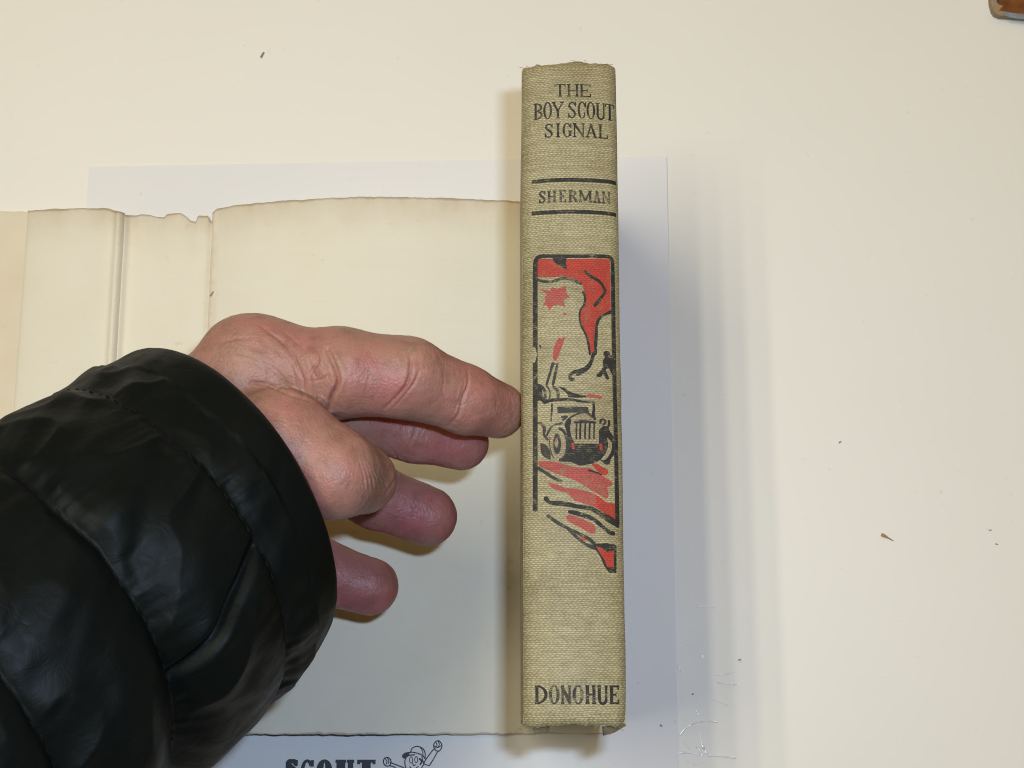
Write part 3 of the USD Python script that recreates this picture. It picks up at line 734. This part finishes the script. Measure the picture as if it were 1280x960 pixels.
palm = cb('wrist', 'wristb')
for nm in 'imrp':
    palm = smin(palm, cb('wrist', nm + '0'), 9)
palm = smin(palm, cb('i0', 'm0'), 6); palm = smin(palm, cb('m0', 'r0'), 6); palm = smin(palm, cb('r0', 'p0'), 6)
palm = smin(palm, cb('i0t', 'i0'), 6)
fing = []
f_ = smin(cb('i0', 'i1'), cb('i1', 'i2'), 3); f_ = smin(f_, cb('i2', 'i3'), 2.5); fing.append((smin(f_, cb('i3', 'i4'), 2.5), 5))
for nm in 'mrp':
    f_ = smin(cb(nm + '0', nm + '2'), cb(nm + '2', nm + '3'), 3); fing.append((smin(f_, cb(nm + '3', nm + '4'), 2.5), 5))
th = smin(cb('t0', 't1'), cb('t1', 't2'), 4); th = smin(th, cb('t2', 't3'), 3.0); fing.append((th, 5))
D = palm
for f_, k in fing[:4]:
    D = np.minimum(D, smin(palm, f_, k))
D = np.minimum(D, smin(palm, th, 4))
# web of skin between thumb and forefinger
J['w0'] = (mm(330, 505, 122), 8); J['w1'] = (mm(398, 500, 121), 6.5)
D = smin(D, cb('w0', 'w1'), 4)
V, Fc = surface_nets(D, lo, h)
hand = trimesh.Trimesh(V, Fc, process=False)
cc = hand.split(only_watertight=False)
hand = max(cc, key=lambda m_: len(m_.vertices))
trimesh.smoothing.filter_taubin(hand, iterations=8)
hand = hand.subdivide()
trimesh.smoothing.filter_taubin(hand, iterations=4)
V = np.array(hand.vertices) / 1000; N = np.array(hand.vertex_normals)
if hand.volume < 0:
    hand.invert(); N = np.array(hand.vertex_normals)

# folds of the skin, traced in enlargements of the photo: (scale, corner, [(points, depth mm, width px)])
folds = [
    (5.333, (220, 390), [([(560, 95), (640, 150), (720, 210), (780, 290), (820, 380), (850, 460), (850, 560)], .55, 2.6), ([(870, 180), (920, 260), (945, 330), (900, 400), (895, 480)], .5, 3.0),
                         ([(1010, 250), (1050, 340), (1080, 430), (1075, 490), (1040, 560), (1020, 650)], 1.5, 3.2), ([(380, 270), (480, 290), (560, 330), (640, 400), (720, 480), (760, 545)], .38, 2.8),
                         ([(600, 340), (680, 400), (745, 480)], .35, 2.4), ([(420, 320), (520, 340), (610, 400), (660, 470)], .3, 2.4), ([(640, 230), (740, 330), (790, 420), (800, 520)], .3, 2.2),
                         ([(500, 470), (600, 480), (700, 520), (800, 555), (900, 590)], .9, 2.6), ([(320, 200), (400, 180), (500, 178)], .25, 3), ([(900, 460), (960, 450), (1020, 420)], .4, 2.2),
                         ([(760, 760), (800, 752), (840, 770)], .2, 2), ([(900, 350), (930, 430), (960, 400)], .35, 2.4), ([(700, 120), (800, 200), (870, 290)], .25, 2.4)]),
    (4.8, (440, 400), [([(355, 205), (352, 300), (325, 390), (270, 460), (195, 530)], .75, 2.6), ([(405, 305), (370, 380), (300, 470), (230, 545)], .45, 2.0), ([(330, 180), (345, 240), (335, 320)], .3, 2.0),
                       ([(545, 310), (552, 380), (540, 450)], .2, 1.5), ([(695, 305), (697, 380), (665, 470), (640, 560), (575, 635)], .6, 2.2), ([(680, 330), (660, 440), (610, 560)], .25, 1.8),
                       ([(110, 300), (95, 370), (80, 440)], .2, 1.8), ([(40, 230), (45, 275)], .2, 1.6), ([(235, 245), (230, 330)], .15, 1.6), ([(180, 340), (175, 420)], .15, 1.6),
                       ([(870, 480), (865, 540)], .12, 1.4), ([(955, 460), (960, 540)], .12, 1.4), ([(395, 160), (375, 175), (355, 200)], .3, 2),
                       ([(385, 640), (370, 690), (350, 745)], .4, 2.2), ([(440, 690), (430, 760)], .15, 1.6), ([(570, 720), (555, 790)], .15, 1.6)] +
                      [([(150 + 18 * i, 630 + 6 * i), (168 + 18 * i, 680 + 6 * i), (205 + 16 * i, 735 + 5 * i)], .2, 1.1) for i in range(8)]),
    (3.0, (380, 480), [([(400 + 16 * i, 440 + 6 * i), (412 + 14 * i, 470 + 5 * i), (410 + 15 * i, 510 + 3 * i)], .22, 1.4) for i in range(5)] +
                      [([(205 + 16 * i, 285 + 10 * i), (222 + 16 * i, 340 + 6 * i), (228 + 17 * i, 405 - 2 * i)], .28, 1.5) for i in range(6)] +
                      [([(120, 640), (128, 670), (122, 710)], .2, 1.6), ([(205, 745), (230, 765), (225, 800)], .12, 1.5), ([(160, 715), (170, 745), (160, 780)], .12, 1.5),
                       ([(300, 420), (340, 360), (352, 300), (330, 245), (275, 208)], .35, 1.8)]),
]
uvp = pix(V)
vis = np.einsum('ij,ij->i', N, (CAM - V)) > 0
disp = np.zeros(len(V))
for s_, o_, lst in folds:
    for pts, dep, wpx in lst:
        q = curve(pts, 6) / s_ + np.array(o_)
        bb0, bb1 = q.min(0) - 12, q.max(0) + 12
        sel = np.where(vis & np.all((uvp > bb0) & (uvp < bb1), 1))[0]
        if len(sel) == 0:
            continue
        p_ = uvp[sel]
        best = np.full(len(sel), 1e9); tb = np.zeros(len(sel))
        for i in range(len(q) - 1):
            a_, b_ = q[i], q[i + 1]
            t = np.clip(((p_ - a_) @ (b_ - a_)) / ((b_ - a_) @ (b_ - a_) + 1e-9), 0, 1)
            d_ = np.linalg.norm(p_ - a_ - t[:, None] * (b_ - a_), axis=1)
            tb = np.where(d_ < best, (i + t) / (len(q) - 1), tb); best = np.minimum(best, d_)
        fade = np.clip(np.sin(np.pi * np.clip(tb, .04, .96)), 0, 1) ** .45
        disp[sel] -= dep * fade * (np.exp(-(best / (wpx * .62)) ** 2) - .13 * np.exp(-((best - wpx * 1.9) / (wpx * 1.1)) ** 2))
# lumpiness of the flesh and fine skin relief
disp += 0.9 * (fbm(V * 70, 3, 2) - .5) + 0.22 * (fbm(V * 520, 3, 7) - .5) + .10 * (fbm(V * [900, 330, 600], 2, 17) - .5)
V = V + N * disp[:, None] / 1000
V[:, 0] = np.where((V[:, 0] > SX0 - .0003) & (V[:, 1] > .05), SX0 - .0003 - .0000 * V[:, 0], V[:, 0])   # the fingertip presses flat against the board
hand = trimesh.Trimesh(V, hand.faces, process=False)
M_skin = mat('skin', {
    'geo': ('geometry', {}),
    'n1': ('noise_texture', {'scale': 48.0, 'detail': 5.0, 'roughness': 0.6}), 'n2': ('noise_texture', {'scale': 190.0, 'detail': 4.0, 'roughness': 0.65}), 'n3': ('voronoi_texture', {'scale': 900.0, 'feature': 'distance_to_edge'}),
    'n4': ('noise_texture', {'scale': 700.0, 'detail': 4.0}),
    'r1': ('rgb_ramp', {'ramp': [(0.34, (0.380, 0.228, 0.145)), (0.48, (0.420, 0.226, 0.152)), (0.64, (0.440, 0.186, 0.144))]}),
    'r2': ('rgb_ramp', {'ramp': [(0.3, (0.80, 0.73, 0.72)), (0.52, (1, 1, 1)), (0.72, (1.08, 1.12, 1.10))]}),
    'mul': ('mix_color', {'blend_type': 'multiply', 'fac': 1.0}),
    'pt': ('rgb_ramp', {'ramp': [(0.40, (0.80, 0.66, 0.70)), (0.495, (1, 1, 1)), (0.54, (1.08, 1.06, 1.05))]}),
    'sp': ('separate_xyz', {}), 'cz': ('map_range', {'from_min': 0.108, 'from_max': 0.090, 'clamp': True}), 'mauve': ('mix_color', {'blend_type': 'multiply', 'b': (0.96, 0.80, 0.96)}),  # skin turns mauve towards the lower fingers
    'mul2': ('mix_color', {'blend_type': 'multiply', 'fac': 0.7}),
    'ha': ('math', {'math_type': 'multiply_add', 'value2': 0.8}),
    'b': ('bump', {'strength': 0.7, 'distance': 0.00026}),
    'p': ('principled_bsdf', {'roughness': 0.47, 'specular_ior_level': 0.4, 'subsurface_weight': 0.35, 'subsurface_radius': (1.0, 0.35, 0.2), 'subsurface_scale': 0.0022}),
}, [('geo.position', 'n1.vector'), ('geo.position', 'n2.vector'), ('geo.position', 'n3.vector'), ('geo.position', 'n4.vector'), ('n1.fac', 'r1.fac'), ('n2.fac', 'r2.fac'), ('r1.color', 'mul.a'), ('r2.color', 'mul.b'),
    ('geo.pointiness', 'pt.fac'), ('mul.result', 'mauve.a'), ('geo.position', 'sp.vector'), ('sp.z', 'cz.value'), ('cz.result', 'mauve.fac'), ('mauve.result', 'mul2.a'), ('pt.color', 'mul2.b'), ('mul2.result', 'p.base_color'),
    ('n4.fac', 'ha.value1'), ('n3.distance', 'ha.value3'), ('ha.value', 'b.height'), ('b.normal', 'p.normal')])
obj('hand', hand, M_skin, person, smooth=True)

# the sleeve: a quilted tube; its axis runs down from the wearer towards the wrist
ctr = at(282, 623, .114)
ray = (ctr - CAM) / np.linalg.norm(ctr - CAM)
e1 = RT - ray * (RT @ ray); e1 /= np.linalg.norm(e1)
e2 = np.cross(e1, ray); e2 *= np.sign(e2 @ UP)
phi = math.radians(27)
AX = (0.85 * e1 + 0.52 * e2) / math.hypot(.85, .52) * math.cos(phi) + ray * math.sin(phi)      # towards the hand
N1 = np.cross(AX, ray); N1 /= np.linalg.norm(N1); N2 = np.cross(AX, N1)
if N2 @ ray > 0:
    N2 = -N2
if N1 @ UP < 0:
    N1 = -N1                                                       # N1: up in the picture, N2: towards the camera
ns, nt = 460, 420
sv = np.linspace(0, .30, ns); tv = np.linspace(0, 2 * np.pi, nt, endpoint=False)
S_, T_ = np.meshgrid(sv, tv, indexing='ij')
seams = np.array([0.0, .027, .061, .096, .131, .166, .201, .236, .27, .31])
warp = .0035 * np.sin(T_ - .6) + .0045 * (fbm(np.stack([np.cos(T_) * 1.4, np.sin(T_) * 1.4, 0 * T_ + 5], -1), 3, 3) - .5)
Sw = S_ + warp * np.clip(S_ / .02, 0, 1)
k = np.clip(np.searchsorted(seams, Sw, 'right') - 1, 0, len(seams) - 2)
f = (Sw - seams[k]) / (seams[k + 1] - seams[k])
ds = np.minimum(np.abs(Sw - seams[k]), np.abs(seams[k + 1] - Sw))
puff = np.sin(np.pi * np.clip(f, 0, 1)) ** .5 * (.30 + .70 * np.sin(T_ / 2) ** 2)
amp = np.array([.0016, .0046, .0052, .0055, .006, .006, .006, .006, .006])[k]
low_ = np.sin(T_ / 2) ** 4
R = .0464 + amp * puff + low_ * (.0046 * np.clip(S_ / .018, 0, 1) ** .8 + .02 * np.clip(S_ - .03, 0, .06) - .0065 * np.exp(-((Sw - .061) / .007) ** 2))
seamfade = np.where((k == 0) & (f < .5), 0, 1.0)
cs = np.stack([np.cos(T_), np.sin(T_)], -1)
# puckers running away from the seams
pk = fbm(np.stack([cs[..., 0] * 9, cs[..., 1] * 9, k * 7.3 + 0 * S_], -1), 2, 21) - .5
pk2 = fbm(np.stack([cs[..., 0] * 22, cs[..., 1] * 22, k * 3.1 + 0 * S_], -1), 2, 22) - .5
pmod = np.clip(2.2 * (fbm(np.stack([cs[..., 0] * 2.2 + 4, cs[..., 1] * 2.2, k * 1.7 + 0 * S_], -1), 2, 55) - .32), 0, 1.3)
R += (.0046 * pk + .0030 * pk2) * pmod * np.exp(-ds / .0085) * seamfade * np.clip(ds / .0015, .25, 1)
# long soft folds across the chambers
w1 = fbm(np.stack([cs[..., 0] * 2.4 + S_ * 18, cs[..., 1] * 2.4 - S_ * 26, S_ * 20], -1), 3, 31) - .5
rid = 1 - np.abs(2 * fbm(np.stack([cs[..., 0] * 3.4 + S_ * 25, cs[..., 1] * 3.4 + S_ * 20, S_ * 34], -1), 2, 41) - 1)
R += seamfade * (.0058 * w1 + .0016 * (rid ** 2 - .4)) * np.clip(ds / .004, .15, 1) * np.where(k == 0, .8, 1.0)
# the hem band is a little slack
R += .0026 * (fbm(np.stack([cs[..., 0] * 3 + S_ * 40, cs[..., 1] * 3, S_ * 30], -1), 3, 71) - .5) * (k == 0) * np.clip(S_ / .004, .3, 1)
# a short cross seam in the second chamber, on the side towards the camera
tc = 2.02
cross = np.exp(-((T_ - tc - .35 * (f - .5)) / .035) ** 2) * np.where(k == 1, 1, 0)
R -= .0036 * cross * np.sin(np.pi * np.clip(f, 0.02, 1)) ** .3
# hem rolls in at the rim
R -= .0024 * np.exp(-S_ / .0009)
a_r = 1.0 + .02 * np.cos(2 * T_)
bend = .0035 * np.clip((S_ - .02) / .05, 0, 1) + .05 * np.clip(S_ - .06, 0, 1)
Psl = ctr + (-AX) * S_[..., None] - N1 * bend[..., None] + N1 * (R * a_r * np.cos(T_))[..., None] + N2 * (R * np.sin(T_))[..., None]
# inside of the cuff
ins = np.linspace(0, .04, 30)
Si, Ti = np.meshgrid(ins, tv, indexing='ij')
Ri = .0405 - .0045 * np.clip(Si / .01, 0, 1) + .001 * (fbm(np.stack([np.cos(Ti) * 5, np.sin(Ti) * 5, Si * 60], -1), 2, 9) - .5) + .0015 * np.sin(np.clip(Si / .01, 0, 1) * np.pi)
Pin = ctr + (-AX) * Si[..., None] + N1 * (Ri * np.cos(Ti))[..., None] + N2 * (Ri * np.sin(Ti))[..., None]
rim = ctr + AX * .0012 + N1 * (.0425 * np.cos(tv))[:, None] + N2 * (.0425 * np.sin(tv))[:, None]
allP = np.concatenate([Pin[::-1], rim[None], Psl], 0)
Fs = grid_faces(len(allP), nt, wrap=True)
last_ = (len(allP) - 1) * nt + np.arange(nt)
sl = trimesh.Trimesh(np.vstack([allP.reshape(-1, 3), allP[-1].mean(0)[None]]), np.vstack([Fs[:, [0, 1, 2]], Fs[:, [0, 2, 3]], np.stack([last_, np.roll(last_, -1), np.full(nt, len(allP) * nt)], 1)]), process=False)
mid = len(sl.faces) // 4
cen = ctr - AX * .12
out_ = np.einsum('ij,ij->i', sl.face_normals, sl.triangles_center - (ctr + np.outer((sl.triangles_center - ctr) @ AX, AX)))
if np.median(out_[np.linalg.norm(sl.triangles_center - (ctr - AX * .15), axis=1) < .08]) < 0:
    sl.invert()
M_nylon = mat('black_nylon', {
    'geo': ('geometry', {}), 'n1': ('noise_texture', {'scale': 1400.0, 'detail': 2.0}), 'n2': ('noise_texture', {'scale': 210.0, 'detail': 5.0, 'roughness': 0.6, 'distortion': 0.8}),
    'ha': ('math', {'math_type': 'multiply_add', 'value2': 0.05}),
    'b': ('bump', {'strength': 0.5, 'distance': 0.0004}),
    'r': ('rgb_ramp', {'ramp': [(0.3, (0.44, 0.44, 0.44)), (0.7, (0.56, 0.56, 0.56))]}),
    'p': ('principled_bsdf', {'base_color': (0.0040, 0.0052, 0.0041), 'specular_ior_level': 0.10}),
}, [('geo.position', 'n1.vector'), ('geo.position', 'n2.vector'), ('n1.fac', 'ha.value1'), ('n2.fac', 'ha.value3'), ('ha.value', 'b.height'), ('b.normal', 'p.normal'), ('n2.fac', 'r.fac'), ('r.color', 'p.roughness')])
sleeve = tag(obj('sleeve', sl, M_nylon, person, smooth=True), 'black quilted sleeve')
# stitches in the seams: short raised threads
M_thread = mat('black_thread', {'p': ('principled_bsdf', {'base_color': (0.008, 0.0085, 0.008), 'roughness': 0.8, 'specular_ior_level': 0.08})})
th_, fth, base_ = [], [], trimesh.creation.icosphere(subdivisions=1)
for sk in seams[1:5]:
    ph = np.arange(0, 2 * np.pi, .0034 / .048)
    for t in ph:
        j = int(t / (2 * np.pi) * nt) % nt
        i = int(np.argmin(np.abs(Sw[:, j] - sk)))
        p_ = Psl[i, j]; j2 = (j + 3) % nt
        dvec = Psl[i, j2] - Psl[i, j]
        L_ = np.linalg.norm(dvec); dvec = dvec / L_
        nrm = N1 * math.cos(t) + N2 * math.sin(t)
        bi = np.cross(dvec, nrm)
        v_ = base_.vertices
        th_.append(p_ + nrm * .00015 + v_[:, :1] * dvec * .0010 + v_[:, 1:2] * bi * .00022 + v_[:, 2:3] * nrm * .00030); fth.append(base_.faces + len(v_) * len(fth))
tag(obj('stitching', trimesh.Trimesh(np.vstack(th_), np.vstack(fth), process=False), M_thread, sleeve, smooth=True), kind='stuff')

# ------------------------------------------------------------------ small things
# corner of a worn brown booklet at the far right
bk = thing('booklet', 'corner of a worn brown booklet with blue edge band, cut off by the photo corner', 'booklet')
corner_pts = [at(1233, -60, 0), at(1234, -10, 0), at(1235.5, 8, 0), at(1238, 17, 0), at(1241, 21.5, 0), at(1247, 24, 0), at(1265, 25.5, 0), at(1300, 28.5, 0), at(1380, 33, 0)]
poly = Polygon([p[:2] for p in corner_pts] + [(.245, .31), (.175, .31)])
M_bk = paper_mat('worn_brown_board', (0.36, 0.25, 0.14), (0.22, 0.14, 0.075), 160.0, 0.6)
M_bk2 = paper_mat('orange_brown_print', (0.30, 0.105, 0.022), (0.11, 0.035, 0.012), 120.0, 0.4)
M_bk3 = paper_mat('blue_grey_print', (0.24, 0.29, 0.34), (0.16, 0.17, 0.19), 200.0, 0.5)
obj('cover', flat_prism(poly, .0003, .0032), M_bk, bk)
g2 = lambda pts: Polygon([at(1180 + x / 12.8, y / 12.8, .0033)[:2] for x, y in pts])
obj('printed_panel', flat_prism(g2([(850, -300), (850, 40), (880, 70), (950, 90), (900, 140), (880, 165), (1000, 185), (1150, 210), (1500, 230), (1500, -300)]), .0033, .00335), M_bk2, bk)
obj('printed_band', flat_prism(g2([(950, 205), (1000, 195), (1150, 222), (1500, 243), (1500, 330), (1200, 300), (1050, 280), (970, 245)]), .0033, .00335), M_bk3, bk)
obj('printed_mark', flat_prism(g2([(795, -20), (860, -20), (865, 25), (820, 35)]), .0033, .00335), M_bk3, bk)

# clear tape on the table along the paper's right edge
M_tape = mat('clear_tape', {
    'geo': ('geometry', {}), 'mp': ('mapping', {'scale': (60.0, 200.0, 60.0), 'rotation': (0, 0, 0.12)}), 'n': ('noise_texture', {'scale': 1.0, 'detail': 5.0, 'roughness': 0.65, 'distortion': 1.2}),
    'r': ('rgb_ramp', {'ramp': [(0.66, (0, 0, 0)), (0.74, (0.10, 0.10, 0.10)), (0.80, (0.30, 0.30, 0.30))]}),
    'b': ('bump', {'strength': 0.3, 'distance': 0.0003}),
    't': ('transparent_bsdf', {'color': (1.0, 1.0, 1.0)}), 'g': ('glossy_bsdf', {'roughness': 0.16}), 'd': ('diffuse_bsdf', {'color': (0.82, 0.83, 0.83)}),
    'fr': ('fresnel', {'IOR': 1.22}), 'm1': ('mix_closure', {}), 'm2': ('mix_closure', {}),
}, [('geo.position', 'mp.vector'), ('mp.vector', 'n.vector'), ('n.fac', 'r.fac'), ('n.fac', 'b.height'), ('b.normal', 'g.normal'), ('b.normal', 'fr.normal'), ('fr.fac', 'm1.fac'), ('t.BSDF', 'm1.closure1'), ('g.BSDF', 'm1.closure2'),
    ('r.color', 'm2.fac'), ('m1.closure', 'm2.closure1'), ('d.BSDF', 'm2.closure2')], surface='m2.closure')
ta, tb_ = at(848.5, 760), at(925.5, 760)
nx_, ny_ = 60, 160
X, Y = np.meshgrid(np.linspace(ta[0], tb_[0], nx_), np.linspace(-.045, at(850, 470)[1], ny_), indexing='ij')
Y = Y + (Y > .03) * 0
Zt = .0006 + .00035 * fbm(np.stack([X * 60, Y * 40, 0 * X], -1), 2, 77) + .0004 * np.exp(-((Y - .0 + (X - ta[0]) * .12) / .0012) ** 2)
P = np.stack([X, Y, Zt], -1)
tape = thing('clear_tape', 'strip of clear shiny tape on the table along the lower right paper edge', 'tape')
obj('film', trimesh.Trimesh(P.reshape(-1, 3), np.vstack([grid_faces(nx_, ny_)[:, [0, 1, 2]], grid_faces(nx_, ny_)[:, [0, 2, 3]]]), process=False), M_tape, tape, smooth=True)

# creases of the tape, their glints painted in as pale colour (traced at 3x, corner 760,640)
M_crease_glint = mat('tape_crease_glint', {'p': ('principled_bsdf', {'base_color': (0.92, 0.93, 0.94), 'roughness': 0.3, 'metallic': 0.35, 'alpha': 0.5})})
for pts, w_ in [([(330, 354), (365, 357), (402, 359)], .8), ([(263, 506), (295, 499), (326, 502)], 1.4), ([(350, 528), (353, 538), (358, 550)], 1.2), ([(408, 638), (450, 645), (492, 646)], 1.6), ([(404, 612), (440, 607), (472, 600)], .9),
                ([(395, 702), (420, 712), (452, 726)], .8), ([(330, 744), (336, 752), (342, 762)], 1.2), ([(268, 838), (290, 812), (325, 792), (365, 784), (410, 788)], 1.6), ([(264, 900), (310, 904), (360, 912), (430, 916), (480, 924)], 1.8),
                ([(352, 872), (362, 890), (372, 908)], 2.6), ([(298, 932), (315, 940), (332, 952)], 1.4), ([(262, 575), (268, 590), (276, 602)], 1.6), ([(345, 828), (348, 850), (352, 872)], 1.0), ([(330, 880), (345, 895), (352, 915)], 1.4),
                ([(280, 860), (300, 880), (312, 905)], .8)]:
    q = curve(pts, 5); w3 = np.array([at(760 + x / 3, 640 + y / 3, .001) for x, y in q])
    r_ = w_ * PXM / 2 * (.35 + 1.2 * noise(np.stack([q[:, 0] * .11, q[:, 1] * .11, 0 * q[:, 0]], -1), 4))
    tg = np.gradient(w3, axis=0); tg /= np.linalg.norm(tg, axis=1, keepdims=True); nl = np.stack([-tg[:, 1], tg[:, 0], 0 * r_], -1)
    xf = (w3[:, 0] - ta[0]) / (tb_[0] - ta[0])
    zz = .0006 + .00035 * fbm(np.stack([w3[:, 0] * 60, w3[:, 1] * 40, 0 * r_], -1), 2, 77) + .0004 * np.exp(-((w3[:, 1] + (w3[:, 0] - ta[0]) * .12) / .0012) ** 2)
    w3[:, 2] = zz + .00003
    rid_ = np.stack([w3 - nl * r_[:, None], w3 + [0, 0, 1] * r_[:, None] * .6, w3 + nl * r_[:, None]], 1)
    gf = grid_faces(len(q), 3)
    obj('crease', trimesh.Trimesh(rid_.reshape(-1, 3), np.vstack([gf[:, [0, 1, 2]], gf[:, [0, 2, 3]]]), process=False), M_crease_glint, tape, smooth=True)

# crumbs and splinters, each a small rough solid
M_crumb = mat('brown_crumb', {'p': ('principled_bsdf', {'base_color': (0.31, 0.22, 0.15), 'roughness': 0.8})})
M_wood = mat('pale_wood', {'p': ('principled_bsdf', {'base_color': (0.40, 0.22, 0.10), 'roughness': 0.7})})


def chip(name, pa, pb, wpx, m, label, cat, taper=1.0, base=0.0002, group=None):
    a_, b_ = at(*pa, base), at(*pb, base)
    d = b_ - a_; L_ = np.linalg.norm(d); d /= L_; n_ = np.array([-d[1], d[0], 0]); w_ = wpx * PXM * .8
    s_ = np.linspace(0, 1, 9)
    Vv, Ff = [], []
    for q in s_:
        r_ = w_ / 2 * (1 - taper * q ** 1.6) * (.75 + .5 * float(noise(np.array([[q * 6, pa[0], pa[1]]]))[0])) + w_ * .04
        c_ = a_ + d * L_ * q + n_ * w_ * .25 * math.sin(q * 3 + pa[0])
        for t in np.linspace(0, 2 * np.pi, 6, endpoint=False):
            Vv.append(c_ + n_ * r_ * math.cos(t) + np.array([0, 0, 1]) * (r_ * .7 * (1 + math.sin(t))))
    Fq = grid_faces(9, 6, wrap=True)
    Ff = np.vstack([Fq[:, [0, 1, 2]], Fq[:, [0, 2, 3]], [[0, i + 1, i] for i in range(1, 5)], [[48, 48 + i, 48 + i + 1] for i in range(1, 5)]])
    t_ = trimesh.Trimesh(np.array(Vv), Ff, process=False)
    if t_.volume < 0:
        t_.invert()
    tag(obj(name, t_, m, smooth=50), label, cat, group)


chip('wood_splinter', (1101, 669), (1118, 675.5), 4.4, M_wood, 'pointed tan wood splinter lying alone on the table right of the book', 'splinter', 1.0)
chip('crumb', (325.6, 71.8), (330.5, 65.6), 3.0, M_crumb, 'dark brown crumb on the bare table above the paper sheet', 'crumb', .3)
chip('crumb', (262.5, 370), (267.5, 364.5), 2.6, M_crumb, 'brown crumb lying in the right hand fold of the jacket spine', 'crumb', .4, base=.0030)
chip('crumb', (1048.3, 553.2), (1051.5, 552.2), 2.0, M_crumb, 'tiny brown crumb above and left of the wood splinter', 'crumb', .3)
chip('crumb', (1236, 662.3), (1239.5, 662.8), 1.6, M_crumb, 'tiny brown speck near the right edge of the table, upper of two', 'crumb', .3)
chip('crumb', (1244, 679.8), (1247.5, 680.8), 1.6, M_crumb, 'tiny brown speck near the right edge of the table, lower of two', 'crumb', .3)
chip('crumb', (825, 906.8), (828, 907.2), 2.2, M_crumb, 'tiny brown speck on the white paper right of the book foot', 'crumb', .3, base=.0012)
chip('crumb', (865, 867), (867.2, 867.6), 1.9, M_crumb, 'dark speck on the clear tape strip', 'crumb', .3, base=.0014)
chip('crumb', (923, 824.6), (926, 825), 2.0, M_wood, 'tan speck at the right edge of the clear tape strip', 'crumb', .3, base=.0014)
